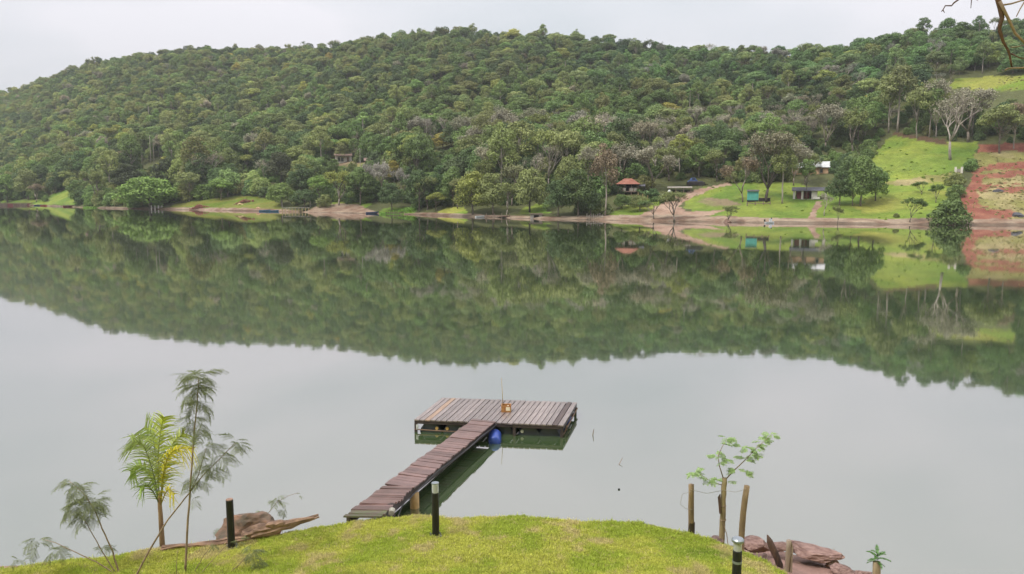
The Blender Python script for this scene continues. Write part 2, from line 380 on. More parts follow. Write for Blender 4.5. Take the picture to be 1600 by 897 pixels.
def lobes_crown(seed, R, H, z0, nl, ncard, cs, flat=0.75, top=1.0, lr=(0.22, 0.44), droop=0.0):
    """crown of R radius between z0 and z0+H: lobes spread over a dome, leaves over each lobe"""
    g = np.random.default_rng(seed); L = []
    for i in range(nl):
        z = ((i + 0.5) / nl) ** 0.8; a = i * 2.39996 + g.uniform(-.4, .4)
        rad = math.sqrt(max(0, 1 - (z * 1.0) ** 2)) * (0.62 + 0.2 * g.random()) if z > 0.25 else (0.45 + 0.35 * g.random())
        l = g.uniform(*lr) * (1.05 - 0.25 * z)
        L.append((R * rad * math.cos(a) * g.uniform(.72, 1.18), R * rad * math.sin(a) * g.uniform(.72, 1.18), z0 + H * (0.12 + 0.76 * z * top + g.uniform(-.09, .09)) - droop * rad * rad * H, R * l))
    L = np.array(L); wts = L[:, 3] ** 2; k = g.choice(nl, ncard * 2, p=wts / wts.sum())
    d = g.normal(size=(ncard * 2, 3)); d[:, 2] += 0.35; d /= np.linalg.norm(d, axis=1, keepdims=True)
    rr_ = L[k, 3] * (0.70 + 0.34 * g.random(ncard * 2) + 0.35 * g.random(ncard * 2) ** 5); p = L[k, :3] + d * rr_[:, None] * np.array([1, 1, flat])
    keep = np.ones(len(p), bool)
    for j in range(nl):
        q = (p - L[j, :3]) / np.array([1, 1, flat]); keep &= ~((np.linalg.norm(q, axis=1) < 0.66 * L[j, 3]) & (k != j))
    p = p[keep][:ncard]; d = d[keep][:ncard]; k = k[keep][:ncard]
    nr = d + g.normal(size=d.shape) * 0.42; nr[:, 2] += 0.25
    v, q = cards(p, nr, cs * (0.65 + 0.7 * g.random(len(p))), g)
    lobe_v = g.random(nl); lv = 0.6 * g.random(len(p)) + 0.4 * lobe_v[k]
    return v, q, lv, L
def trunk_mesh(seed, L, z0, r0, m, name, lean=0.3, nb=7, height=None, lvl=0.62):
    g = random.Random(seed); mb = MB()
    zt = height or (z0 + 1.0); pts = [(0, 0, -0.6)]; x = y = 0
    for i in range(1, 6):
        x += g.uniform(-lean, lean) * 0.4; y += g.uniform(-lean, lean) * 0.4; pts.append((x, y, zt * i / 5))
    mb.tube(pts, [r0 * 1.25, r0 * 0.95, r0 * .85, r0 * .75, r0 * .68, r0 * .6], 7)
    ids = list(range(len(L))); g.shuffle(ids)
    for j in ids[:nb]:
        c = Vector(L[j][:3]); b = Vector(pts[g.choice((3, 4, 5))]); mid = b.lerp(c, 0.5) + Vector((0, 0, -0.12 * (c - b).length))
        mb.tube([b, mid, c], [r0 * .5, r0 * .33, r0 * .12], 5)
    return mb.mesh(name, m, True)
def twig_tree(seed, R, H, zt, r0, m, name, leafn=0, cs=0.3, spread=0.55, levels=4):
    """bare tree: trunk mesh, and a crown mesh of forking branches and twigs"""
    g = random.Random(seed); tr = MB(); cw = MB(); tips = []
    def rec(p, d, ln, r, lv):
        q = p + d * ln; mid = p.lerp(q, .5) + Vector((g.uniform(-1, 1), g.uniform(-1, 1), g.uniform(-.3, .6))) * ln * .08
        (tr if lv <= 1 else cw).tube([p, mid, q], [r, r * .85, r * .68], 6 if lv <= 1 else (4 if lv == 2 else 3), cap=lv <= 1)
        if lv >= levels:
            tips.append(q); tips.append(mid); return
        n = g.choice((3, 3, 4)) if lv < 3 else g.choice((3, 4, 5))
        for i in range(n):
            ax = Vector((g.gauss(0, 1), g.gauss(0, 1), g.gauss(0, .5))).normalized()
            nd = (d + ax * spread * g.uniform(.7, 1.4) + Vector((0, 0, .14))).normalized()
            rec(q if i else q, nd, ln * g.uniform(.62, .84), r * .56, lv + 1)
    rec(Vector((0, 0, -0.4)), Vector((g.uniform(-.08, .08), g.uniform(-.08, .08), 1)).normalized(), zt + .4, r0, 0)
    vv = np.array(cw.v); sc_ = None
    zmax = vv[:, 2].max(); rad = np.percentile(np.hypot(vv[:, 0], vv[:, 1]), 96)
    fx, fz = R / rad, (H - zt) / (zmax - zt)
    def fix(p): return (p[0] * fx, p[1] * fx, p[2] if p[2] < zt else zt + (p[2] - zt) * fz)
    tr.v = [fix(p) for p in tr.v]; cw.v = [fix(p) for p in cw.v]
    me_t = tr.mesh(name + '_trunk', m, True)
    vv = np.array(cw.v); q4 = np.array([f for f in cw.f if len(f) == 4]); lv = 0.3 + 0.3 * np.random.default_rng(seed).random(len(q4)); mi = np.zeros(len(q4), int)
    if leafn:
        gg = np.random.default_rng(seed); tp = np.array([fix(p) for p in tips]); k = gg.integers(0, len(tp), leafn)
        p = tp[k] + gg.normal(size=(leafn, 3)) * R * 0.07
        v2, qq = cards(p, gg.normal(size=(leafn, 3)) + np.array([0, 0, .6]), cs * (0.6 + .8 * gg.random(leafn)), gg)
        q4 = np.concatenate([q4, qq + len(vv)]); vv = np.concatenate([vv, v2]); lv = np.concatenate([lv, gg.random(leafn)]); mi = np.concatenate([mi, np.ones(leafn, int)])
    return me_t, (vv, q4, lv, mi)
KIND = {}      # kind -> list of (trunk mesh, crown mesh, natural height, natural width)
PROTO = []     # joined meshes for the forest mass, in order
def reg(kind, tm, cv, cq, clv, cmats, cmi=None, H=10, W=8):
    cm = mesh_np(kind + '_crown', cv, cq, mats=cmats, lv=clv, midx=cmi)
    tv = np.empty(len(tm.vertices) * 3, np.float32); tm.vertices.foreach_get('co', tv); tv = tv.reshape(-1, 3)
    tq = np.array([tuple(p.vertices) for p in tm.polygons if len(p.vertices) == 4])
    mi = np.zeros(len(cq), int) if cmi is None else np.asarray(cmi)
    jm = mesh_np(kind + '_tree', np.concatenate([cv, tv]), np.concatenate([cq, tq + len(cv)]), mats=list(cmats) + [tm.materials[0]],
                 lv=np.concatenate([clv, np.full(len(tq), .5)]), midx=np.concatenate([mi, np.full(len(tq), len(cmats))]))
    KIND.setdefault(kind, []).append((tm, cm, H, W, len(PROTO))); PROTO.append(jm)
for i in range(4):     # round broadleaf
    v, q, lv, L = lobes_crown(100 + i, 4.0, 7.6, 2.0, 27, 4200, 0.40); reg('round', trunk_mesh(i, L, 3.4, .2, bark, 'round_trunk'), v, q, lv, [leaf], H=10.2, W=8.6)
for i in range(3):     # wide low dome
    v, q, lv, L = lobes_crown(200 + i, 5.0, 5.6, 1.6, 26, 4200, 0.44, flat=.65, lr=(.24, .38), droop=.12); reg('dome', trunk_mesh(20 + i, L, 2.6, .24, bark, 'dome_trunk'), v, q, lv, [leaf], H=7.4, W=10.6)
for i in range(3):     # umbrella: layered flat top on a visible trunk
    v, q, lv, L = lobes_crown(300 + i, 4.4, 3.4, 5.0, 18, 2600, 0.40, flat=.42, lr=(.26, .4)); reg('umbrella', trunk_mesh(40 + i, L, 4.6, .17, bark, 'umbrella_trunk', lean=.6, nb=10, height=4.4), v, q, lv, [leaf], H=8.6, W=9.4)
for i in range(3):     # tall, slim, pale trunk
    v, q, lv, L = lobes_crown(400 + i, 2.9, 7.0, 6.2, 15, 2300, 0.40, flat=.9, lr=(.3, .5)); reg('tall', trunk_mesh(60 + i, L, 6, .17, palebark, 'tall_trunk', lean=.35, nb=9, height=9.0), v, q, lv, [leaf], H=13.4, W=6.4)
for i in range(2):     # bush
    v, q, lv, L = lobes_crown(500 + i, 2.0, 3.3, -0.5, 20, 2400, 0.27, flat=.8, lr=(.28, .46)); reg('bush', trunk_mesh(80 + i, L, .8, .09, bark, 'bush_trunk'), v, q, lv, [leaf], H=3.1, W=4.4)
for i in range(3):     # leafless
    tm, (v, q, lv, mi) = twig_tree(600 + i, 3.6, 9.5, 2.6, .2, palebark, 'bare', leafn=500, cs=.26); reg('bare', tm, v, q, lv, [palebark, leaf], mi, H=9.5, W=7.4)
for i in range(3):     # half bare, thin foliage
    tm, (v, q, lv, mi) = twig_tree(700 + i, 3.8, 10, 1.9, .15, bark, 'thin', leafn=3400, cs=.30); reg('thin', tm, v, q, lv, [bark, leaf], mi, H=10, W=7.8)
def frond_cards(base, d, ln, n, w, droopk, g):
    """feather leaf: rachis bends down, two rows of leaflets"""
    side = np.cross(d, [0, 0, 1.0]); side /= np.linalg.norm(side) + 1e-9; V = []; Q = []
    for i in range(n):
        t = (i + 1) / n; p = base + d * ln * t + np.array([0, 0, -droopk * ln * t * t])
        for s in (-1, 1):
            e = p + side * s * w * (1 - .55 * t) * math.sin(math.pi * min(1, t * .8 + .2)) + d * w * .4 + np.array([0, 0, -.35 * w]) + g.normal(size=3) * .05 * w
            a = d * ln / n * .55; k = len(V); V += [p, p + a, e, e - a * .2]; Q.append((k, k + 1, k + 2, k + 3))
    return V, Q
for i in range(2):     # palm
    g = np.random.default_rng(800 + i); V = []; Q = []
    for k in range(13):
        a = k * 2.4; el = g.uniform(-.1, 1.1); d = np.array([math.cos(a) * math.cos(el), math.sin(a) * math.cos(el), math.sin(el)])
        v_, q_ = frond_cards(np.array([0, 0, 8.6]), d, 2.5, 12, .7, .45, g); n0 = len(V); V += v_; Q += [tuple(x + n0 for x in qq) for qq in q_]
    mb = MB().tube([(0, 0, -.5), (.05, 0, 4), (0, .05, 8.7)], [.17, .14, .12], 7); reg('palm', mb.mesh('palm_trunk', palebark, True), np.array(V), np.array(Q), g.random(len(Q)), [leaf], H=9.6, W=4.6)
for p in PROTO:
    pass
TREES_USED = []
def tree(kind, var, loc, h, wd, tint, name, label=None, group=None, rz=None, trunkmat=None):
    tm, cm, H, W, _ = KIND[kind][var % len(KIND[kind])]
    r = thing(name, label, 'bush' if name == 'bush' else ('palm' if name == 'palm' else 'tree'), loc, rnd.uniform(0, 6.28) if rz is None else rz, group)
    r.scale = (wd / W, wd / W, h / H)
    t = link('trunk', tm, r); c = link('crown', cm, r)
    c['tint'] = tint
    if trunkmat:
        t.material_slots[0].link = 'OBJECT'; t.material_slots[0].material = trunkmat
    return r
DG, MG, OL, YG, LG, GB, BR, YL = (0.108, 0.163, 0.062), (0.180, 0.258, 0.080), (0.265, 0.302, 0.108), (0.33, 0.36, 0.09), (0.23, 0.35, 0.08), (0.37, 0.345, 0.25), (0.29, 0.225, 0.145), (0.42, 0.36, 0.09)
def jit(c, a=0.12): return tuple(max(0, x * rnd.uniform(1 - a, 1 + a)) for x in c)
# ---------------------------------------------------------------- trees on the far bank that the photograph lets one pick out
FT = [
 # far right, above and beside the red soil
 ('bare', 0, 1485, 250, 148, 80, GB, 'bare_tree', 'large bare tree with forked white trunk in the upper meadow', 'w'),
 ('umbrella', 0, 1562, 240, 166, 78, OL, 'umbrella_tree', 'olive umbrella-crowned tree at the top of the red soil', None),
 ('umbrella', 1, 1584, 233, 160, 48, BR, 'umbrella_tree', 'brownish tree on a straight pale trunk behind the olive umbrella tree', 'w'),
 ('tall', 0, 1388, 208, 112, 46, OL, 'tall_tree', 'tall pale-trunked tree at the left corner of the upper meadow edge', 'w'),
 ('tall', 1, 1402, 207, 104, 58, jit(OL), 'tall_tree', 'tallest broad-topped pale-trunked tree at the forest edge above the meadow', 'w'),
 ('umbrella', 2, 1433, 216, 138, 56, OL, 'tall_tree', 'leaning thin-trunked tree standing just inside the upper meadow edge', 'w'),
 ('tall', 2, 1452, 214, 134, 40, MG, 'tall_tree', 'curved pale-trunked tree at the middle of the meadow forest edge', 'w'),
 ('thin', 0, 1462, 214, 128, 56, GB, 'thin_tree', 'brown-grey thin-leaved tree just left of the bare white tree', 'w'),
 ('thin', 1, 1512, 222, 140, 80, GB, 'thin_tree', 'wide grey-brown leafless crown behind the bare white tree', None),
 ('round', 0, 1340, 222, 150, 62, MG, 'broadleaf_tree', 'green tree at the forest corner left of the upper meadow', None),
 ('thin', 2, 1330, 240, 172, 60, OL, 'thin_tree', 'spreading thin-crowned tree with visible limbs above the tan house', None),
 ('thin', 0, 1290, 236, 166, 66, GB, 'thin_tree', 'greyish brown crown in the forest above the tan house', None),
 ('bush', 0, 1485, 351, 312, 70, jit(MG), 'bush', 'largest dense bush at the waterline beside the red soil', None),
 ('bush', 0, 1490, 322, 300, 28, MG, 'bush', 'small dark bush directly above the largest waterline bush', None),
 ('bush', 1, 1494, 307, 287, 34, MG, 'bush', 'third bush up the hedge line along the red soil', None),
 ('bush', 0, 1493, 290, 270, 34, OL, 'bush', 'topmost olive bush of the hedge line below the white posts', None),
 ('thin', 0, 1440, 304, 284, 28, MG, 'bush', 'left dark bush of a pair in the lower meadow', None),
 ('thin', 2, 1463, 317, 288, 30, MG, 'bush', 'right taller bush of a pair in the lower meadow', None),
 ('thin', 0, 1422, 348, 310, 42, MG, 'small_tree', 'small spreading tree at the waterline left of the largest bush', None),
 ('bush', 1, 1400, 340, 333, 12, OL, 'bush', 'tiny shrub on the lower meadow left of the small waterline tree', None),
 ('round', 1, 1312, 321, 266, 50, DG, 'broadleaf_tree', 'dark tree touching the right end of the white-pillared pavilion', None),
 ('thin', 1, 1258, 288, 240, 44, OL, 'thin_tree', 'grey-green tree covering the left half of the long pale roof', None),
 ('round', 2, 1345, 322, 236, 62, MG, 'broadleaf_tree', 'tall green tree in the middle of the clump right of the pavilion', None),
 ('round', 3, 1368, 314, 258, 46, jit(MG), 'broadleaf_tree', 'rightmost green tree of the clump right of the pavilion', None),
 ('umbrella', 2, 1332, 322, 288, 46, jit(MG), 'small_tree', 'low leafy tree in front of the clump right of the pavilion', None),
 ('thin', 1, 1198, 316, 208, 88, (.27, .25, .16), 'thin_tree', 'large thin-leaved tree with forked trunk right of the green hut', 'd'),
 ('tall', 1, 1222, 318, 226, 46, OL, 'tall_tree', 'dense olive column of a tree left of the pavilion', None),
 ('thin', 2, 1160, 316, 248, 62, BR, 'thin_tree', 'reddish brown round-crowned tree behind the green hut', None),
 ('thin', 0, 1240, 290, 226, 50, GB, 'thin_tree', 'pale brown leafless tree in front of the long pale roof', None),
 ('umbrella', 0, 1260, 312, 250, 34, MG, 'small_tree', 'slender leaning tree standing in front of the pavilion', None),
 ('bare', 1, 1288, 338, 302, 26, GB, 'bare_tree', 'small bare tree on the lawn right of the footpath', None),
 ('thin', 2, 1309, 350, 322, 22, OL, 'bush', 'scraggly shrub at the waterline right of the footpath', None),
 ('thin', 1, 1137, 349, 322, 28, OL, 'bush', 'shrub on an eroded brown root clump at the waterline', None),
 # centre right
 ('thin', 2, 1022, 342, 308, 48, jit(MG), 'small_tree', 'left of two small spreading trees on the dirt shore', None),
 ('thin', 1, 1053, 346, 300, 48, OL, 'thin_tree', 'right brownish one of two small trees on the dirt shore', None),
 ('thin', 2, 1018, 300, 232, 72, GB, 'thin_tree', 'broad grey-green thin crown right of the red-roofed house', None),
 ('tall', 2, 945, 338, 226, 50, BR, 'tall_tree', 'tall brown-leaved tree with long straight pale trunk at the shore', 'w'),
 ('round', 0, 872, 339, 280, 50, DG, 'broadleaf_tree', 'dark tree at left of the big dark clump by the shore', None),
 ('round', 1, 903, 338, 262, 66, jit(DG), 'broadleaf_tree', 'tallest dark green tree of the big clump by the shore', None),
 ('round', 2, 923, 338, 290, 40, DG, 'broadleaf_tree', 'low dark tree at right of the big dark clump by the shore', None),
 ('round', 3, 888, 320, 240, 52, OL, 'broadleaf_tree', 'yellowish green tree rising behind the big dark shore clump', None),
 ('dome', 1, 827, 332, 262, 66, OL, 'broadleaf_tree', 'olive tree with dark forked trunk left of the green shore gap', 'd'),
 ('bare', 2, 857, 300, 224, 50, GB, 'bare_tree', 'tall pale bare tree behind the green shore gap', 'w'),
 ('round', 1, 770, 336, 268, 58, OL, 'broadleaf_tree', 'olive tree above the dark jetty with the white boat', None),
 ('round', 2, 738, 336, 262, 66, YG, 'broadleaf_tree', 'broad yellowish green tree left of the dark jetty', None),
 ('thin', 0, 792, 338, 288, 40, OL, 'thin_tree', 'thin grey-green tree on a pale trunk above the dark jetty', 'w'),
 ('round', 0, 708, 322, 258, 44, MG, 'bamboo_clump', 'bright feathery green crown behind the yellow grass bank', None),
 ('thin', 1, 668, 328, 276, 42, OL, 'thin_tree', 'pale olive thin-leaved tree left of the small rounded olive tree', None),
 ('thin', 0, 715, 326, 280, 46, (.30, .32, .13), 'thin_tree', 'light olive tree overhanging the yellow grass bank', None),
 ('thin', 2, 756, 318, 252, 52, OL, 'thin_tree', 'tall grey-green tree directly behind the dark jetty', None),
 ('thin', 1, 800, 322, 258, 46, (.29, .30, .15), 'thin_tree', 'grey-green tree just left of the olive forked-trunk shore tree', None),
 ('bare', 1, 838, 308, 240, 44, GB, 'bare_tree', 'grey leafless tree above the stone boathouse', None),
 ('thin', 0, 918, 312, 232, 52, GB, 'thin_tree', 'grey-brown crown just left of the tall pale-trunked shore tree', None),
 ('thin', 2, 972, 286, 226, 60, GB, 'thin_tree', 'grey leafless crown rising behind the red tiled roof', None),
 ('thin', 1, 1045, 283, 232, 52, OL, 'thin_tree', 'olive thin-crowned tree behind the long low shelter', None),
 ('tall', 0, 1062, 272, 206, 40, YG, 'tall_tree', 'yellowish cone-shaped tree above the dark trailer', None),
 ('round', 3, 1092, 278, 222, 56, MG, 'broadleaf_tree', 'full green tree behind the dark trailer', None),
 ('thin', 0, 1120, 284, 236, 46, OL, 'thin_tree', 'thin olive tree where the dirt track meets the forest', None),
 ('round', 1, 577, 276, 250, 30, MG, 'broadleaf_tree', 'small green tree half hiding the reddish brown shed', None),
 ('round', 2, 522, 272, 246, 26, MG, 'broadleaf_tree', 'small green tree at the left corner of the hill house', None),
 ('dome', 0, 1000, 330, 306, 40, OL, 'bush', 'olive bush on the slope below the banana plants', None),
 ('dome', 2, 972, 326, 304, 36, MG, 'bush', 'green bush below the red-roofed stilt house', None),
 ('umbrella', 0, 682, 329, 301, 38, YG, 'small_tree', 'small rounded olive tree on thin stems before the yellow bank', None),
 ('round', 3, 655, 330, 262, 52, DG, 'broadleaf_tree', 'dark tree left of the small rounded olive tree', None),
 ('thin', 0, 572, 318, 258, 24, (.46, .43, .37), 'bare_tree', 'leftmost of three grey dead trees draped in vines', None),
 ('thin', 1, 598, 316, 255, 34, (.46, .43, .37), 'bare_tree', 'middle and widest of three grey dead trees draped in vines', None),
 ('thin', 2, 628, 318, 264, 24, (.44, .41, .35), 'bare_tree', 'rightmost of three grey dead trees draped in vines', None),
 ('round', 1, 612, 330, 284, 44, DG, 'broadleaf_tree', 'dark tree in front of the grey dead trees', None),
 ('round', 2, 616, 284, 248, 34, YL, 'flowering_tree', 'yellow-flowered crown just above the grey dead trees', None),
 ('round', 0, 692, 234, 206, 42, YL, 'flowering_tree', 'gold-flowered crown in the forest right of the hill house', None),
 # centre left
 ('thin', 1, 530, 321, 268, 54, YG, 'thin_tree', 'fork-trunked thin yellowish tree above the brown beach', 'w'),
 ('umbrella', 2, 500, 317, 274, 42, LG, 'umbrella_tree', 'flat-topped light green tree behind the yellow-posted pier', None),
 ('round', 3, 563, 320, 258, 54, MG, 'broadleaf_tree', 'full deep green tree right of the fork-trunked tree', None),
 ('dome', 2, 440, 322, 286, 52, jit(MG), 'broadleaf_tree', 'low rounded green tree above the blue boat', None),
 ('dome', 0, 476, 324, 296, 46, DG, 'bush', 'dark low bush behind the yellow-posted pier', None),
 ('bush', 1, 508, 324, 302, 30, OL, 'bush', 'olive bush between the pier and the brown beach', None),
 ('round', 0, 440, 288, 236, 52, (0.10, 0.11, 0.055), 'broadleaf_tree', 'dark brownish tree left of the pink-roofed hut', None),
 ('round', 1, 470, 306, 255, 50, DG, 'broadleaf_tree', 'deep green crown in front of the pink-roofed hut', None),
 ('dome', 1, 236, 326, 276, 112, LG, 'broadleaf_tree', 'widest light green dome-shaped tree at the left waterline', None),
 ('umbrella', 1, 296, 315, 268, 44, OL, 'small_tree', 'small tree with bare pale trunk right of the wide dome tree', 'w'),
 ('umbrella', 0, 346, 313, 280, 46, LG, 'small_tree', 'light green small tree on the grass above the red rubble', None),
 ('thin', 2, 152, 322, 266, 56, OL, 'thin_tree', 'thin olive-brown tree right of the left grass gap', None),
 ('round', 2, 120, 320, 278, 30, MG, 'broadleaf_tree', 'dark green tree at the right edge of the left grass gap', None),
 ('round', 3, 12, 316, 270, 48, LG, 'broadleaf_tree', 'bright green tree at the left edge of the picture', None),
 ('thin', 0, 57, 316, 288, 42, BR, 'thin_tree', 'low brownish round tree beside the red boat', None),
 ('round', 0, 45, 312, 262, 44, OL, 'broadleaf_tree', 'grey-green tree behind the low brownish tree at left', None),
 ('round', 1, 88, 302, 268, 28, DG, 'broadleaf_tree', 'dark tree at the back of the left grass gap', None),
 ('palm', 0, 236, 256, 208, 15, MG, 'palm', 'taller of two slim palms on the left hillside', 'w'),
 ('palm', 1, 241, 256, 214, 13, MG, 'palm', 'shorter of two slim palms on the left hillside', 'w'),
 ('round', 2, 200, 300, 252, 56, (0.085, 0.105, 0.045), 'broadleaf_tree', 'left dark brown-green crown behind the wide dome tree', None),
 ('round', 3, 262, 298, 246, 52, (0.08, 0.1, 0.042), 'broadleaf_tree', 'right dark brown-green crown behind the wide dome tree', None),
 ('umbrella', 2, 388, 268, 242, 34, YG, 'umbrella_tree', 'bright yellow-green crown on the slope above the red rubble', None),
]
GUARD = []     # pixel boxes random trees must not stand in front of: x0, y0, x1, y1, base y
taken = []
for k in FT:
    kind, var, px, yb, ytop, wpx, tint, name, label, tk = k
    p = gpt(px, yb); d = proj(*p)[2]; s = d / F
    tree(kind, var, p, (yb - ytop) * s, wpx * s, tint, name, label, trunkmat={'w': palebark, 'd': darkbark, None: None}[tk])
    taken.append((p.x, p.y, wpx * s * 0.42)); GUARD.append((px - wpx * .16, ytop + (yb - ytop) * .15, px + wpx * .16, yb - (yb - ytop) * .12, yb))
GUARD += [(524, 240, 552, 254, 256), (570, 248, 590, 256, 258), (960, 276, 1004, 306, 305), (1040, 276, 1106, 300, 300), (1274, 256, 1296, 274, 276), (1236, 288, 1304, 322, 320),
          (1160, 294, 1204, 322, 318), (132, 266, 146, 280, 284), (1488, 118, 1600, 140, 138), (1384, 190, 1600, 240, 236), (230, 210, 246, 258, 256), (880, 330, 960, 345, 346)]

# ---------------------------------------------------------------- the forest on the hill
def forest():
    sp_ = 5.0; g = np.random.default_rng(11)
    xs = np.arange(-560, 420, sp_); ys = np.arange(130, 790, sp_)
    X, Y = np.meshgrid(xs, ys); X = X.ravel() + g.uniform(-2.2, 2.2, X.size); Y = Y.ravel() + g.uniform(-2.2, 2.2, Y.size)
    small = np.zeros(X.size, bool)
    xb, yb_ = np.meshgrid(np.arange(-330, 200, 3.4), np.arange(132, 480, 3.4)); xb = xb.ravel() + g.uniform(-1.6, 1.6, xb.size); yb_ = yb_.ravel() + g.uniform(-1.6, 1.6, yb_.size)
    kb = (yb_ - Sf(xb / yb_) < 75) & (yb_ - Sf(xb / yb_) > 1.0); X = np.concatenate([X, xb[kb]]); Y = np.concatenate([Y, yb_[kb]]); small = np.concatenate([small, np.ones(kb.sum(), bool)])
    r = X / Y; R = np.interp(r, rr, ry); d = Y - Sf(r)
    k = (np.abs(r) < 0.82) & (d > 1.0) & (Y < R + 22); X, Y, d, R, small = X[k], Y[k], d[k], R[k], small[k]
    Z = HF(X, Y); px, py, dep = proj(X, Y, Z)
    ok = np.ones(len(X), bool)
    for poly in CLEAR: ok &= ~inpoly(px, py, poly)
    ok &= ~((d < 5) & (g.random(len(X)) < 0.35)); ok &= (d > 3.5) | small
    ok &= ~((px > 960) & (px < 1700) & (d < 24))
    ok &= ~((px > 480) & (px < 585) & (d < 12)); ok &= ~((px > 250) & (px < 445) & (d < 14))
    for (tx, ty, tr_) in taken: ok &= small | ((X - tx) ** 2 + (Y - ty) ** 2 > tr_ ** 2)
    X, Y, Z, d, R, px, py, dep, small = [a[ok] for a in (X, Y, Z, d, R, px, py, dep, small)]
    n = len(X); t = np.clip(d / (R - (Y - d)), 0, 1)
    pn = fbm(X / 45, Y / 45, 91, 3); pn2 = fbm(X / 16, Y / 16, 95, 2)
    greyband = np.exp(-((py - 236) / 22.0) ** 2) * ((px > 640) & (px < 1080)) + 0.8 * np.exp(-((py - (250 - (px - 1000) * 0.16)) / 45.0) ** 2) * ((px > 1000) & (px < 1480))
    leftwarm = np.clip((700 - px) / 700, 0, 1); u = g.random(n)
    names = np.empty(n, object); tint = np.zeros((n, 3))
    rows = []
    for i in range(n):
        q = u[i]; gb = greyband[i]
        if q < 0.012 + 0.32 * gb: kd, tn = 'bare', GB
        elif q < 0.10 + 0.68 * gb: kd, tn = 'thin', (GB if g.random() < 0.12 + .4 * min(1, gb) else OL)
        elif q < 0.26 + 0.4 * gb: kd, tn = 'tall', (OL if g.random() < .4 + .3 * leftwarm[i] else MG)
        elif q < 0.42 + .3 * gb: kd, tn = 'umbrella', (OL if g.random() < .5 else MG)
        elif q < 0.50: kd, tn = 'dome', MG
        elif q < 0.515: kd, tn = 'palm', MG
        else: kd, tn = 'round', (DG if pn[i] + g.normal() * .1 > .47 else MG)
        if kd in ('tall', 'palm') and t[i] > .93 and g.random() < .8: kd = 'umbrella' if g.random() < .4 else 'round'
        if kd == 'tall' and d[i] < 50 and g.random() < .6: kd = 'round'
        if small[i]: kd, tn = ('bush', [DG, MG, OL, MG][int(g.integers(0, 4))])
        if kd in ('round', 'dome', 'umbrella') and g.random() < 0.10 + .25 * leftwarm[i] * (pn2[i] > .5): tn = OL if g.random() < .75 else YG
        if g.random() < 0.0015: tn = YL
        tn = np.array(tn) * np.array([1, 1, 1]) * (0.60 + 0.80 * pn2[i]) * g.uniform(.8, 1.2) * g.uniform(.93, 1.07, 3)
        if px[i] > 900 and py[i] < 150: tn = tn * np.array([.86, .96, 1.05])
        tn = tn * (1 + .10 * leftwarm[i] * np.array([1.0, .8, 0]))
        hh = {'round': 9.4, 'dome': 7.6, 'umbrella': 9.4, 'tall': 12.0, 'bare': 9.2, 'thin': 9.6, 'palm': 11, 'bush': 3.6}[kd] * g.uniform(.6, 1.3)
        if px[i] > 1050: hh *= 0.85
        if t[i] > .3: hh *= 0.86
        elif px[i] < 1000: hh *= float(np.interp(d[i], [30, 90], [1.38, 1.0]))
        ww = KIND[kd][0][3] / KIND[kd][0][2] * hh * g.uniform(.9, 1.2)
        ww = min(ww, 11.5)
        if small[i]: ww = hh * g.uniform(1.1, 1.6)
        rows.append((kd, int(g.integers(0, 9)), hh, ww, tuple(tn)))
    # keep trees from standing in front of the things one can see
    keep = []
    for i in range(n):
        hp = rows[i][2] / dep[i] * F; wp = rows[i][3] / dep[i] * F * .5
        x0, x1, y0, y1 = px[i] - wp, px[i] + wp, py[i] - hp, py[i]
        bad = False
        for (a, b, c_, e, yb) in GUARD:
            if py[i] > yb - 1 and x1 > a and x0 < c_ and y0 < e - 2: bad = True; break
        keep.append(not bad)
    keep = np.array(keep)
    # the ones that show largest stand as single trees, the rest form the forest mass
    size = np.array([a[2] for a in rows]) / dep
    inside = (px > 5) & (px < 1595)
    order = [i for i in np.argsort(-size) if keep[i] and inside[i] and not small[i]][:225]
    single = set(order)
    LB = {'round': ('broadleaf_tree', 'full-crowned green tree crowded into the forest behind the far shore'), 'dome': ('broadleaf_tree', 'low wide-crowned tree crowded into the forest behind the far shore'),
          'umbrella': ('umbrella_tree', 'flat-topped tree crowded into the forest behind the far shore'), 'tall': ('tall_tree', 'slim tall tree crowded into the forest behind the far shore'),
          'bare': ('bare_tree', 'leafless grey tree crowded into the forest behind the far shore'), 'thin': ('thin_tree', 'thin-leaved tree crowded into the forest behind the far shore'),
          'palm': ('palm', 'slim palm rising from the forest behind the far shore')}
    SEC = [(130, 'at the foot of the hill far left'), (300, 'behind the wide dome tree'), (450, 'above the red brick rubble'), (600, 'near the hill house'), (720, 'near the grey dead trees'), (860, 'above the dark jetty'), (960, 'behind the dark shore clump'), (1060, 'behind the red-roofed stilt house'), (1200, 'above the dirt track'), (1345, 'behind the tan house'), (1700, 'at the edge of the upper meadow')]
    def hue(t_):
        v_ = t_[0] / t_[1]; return 'grey-brown' if v_ > 1.08 else ('olive' if v_ > .82 else ('dark green' if t_[1] < .15 else 'green'))
    KN = {'round': 'full-crowned', 'dome': 'low wide', 'umbrella': 'flat-topped', 'tall': 'slim tall', 'bare': 'leafless', 'thin': 'thin-leaved', 'palm': 'slim'}
    for i in order:
        kd, var, hh, ww, tn = rows[i]; where = [w_ for x_, w_ in SEC if px[i] < x_][0]
        lab = '%s %s %s in the forest %s' % (KN[kd], hue(tn), 'palm' if kd == 'palm' else 'tree', where)
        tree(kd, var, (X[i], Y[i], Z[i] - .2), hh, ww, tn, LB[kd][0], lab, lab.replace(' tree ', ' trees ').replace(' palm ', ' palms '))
    P, ROT, SCL, PICK, TINT = [], [], [], [], []
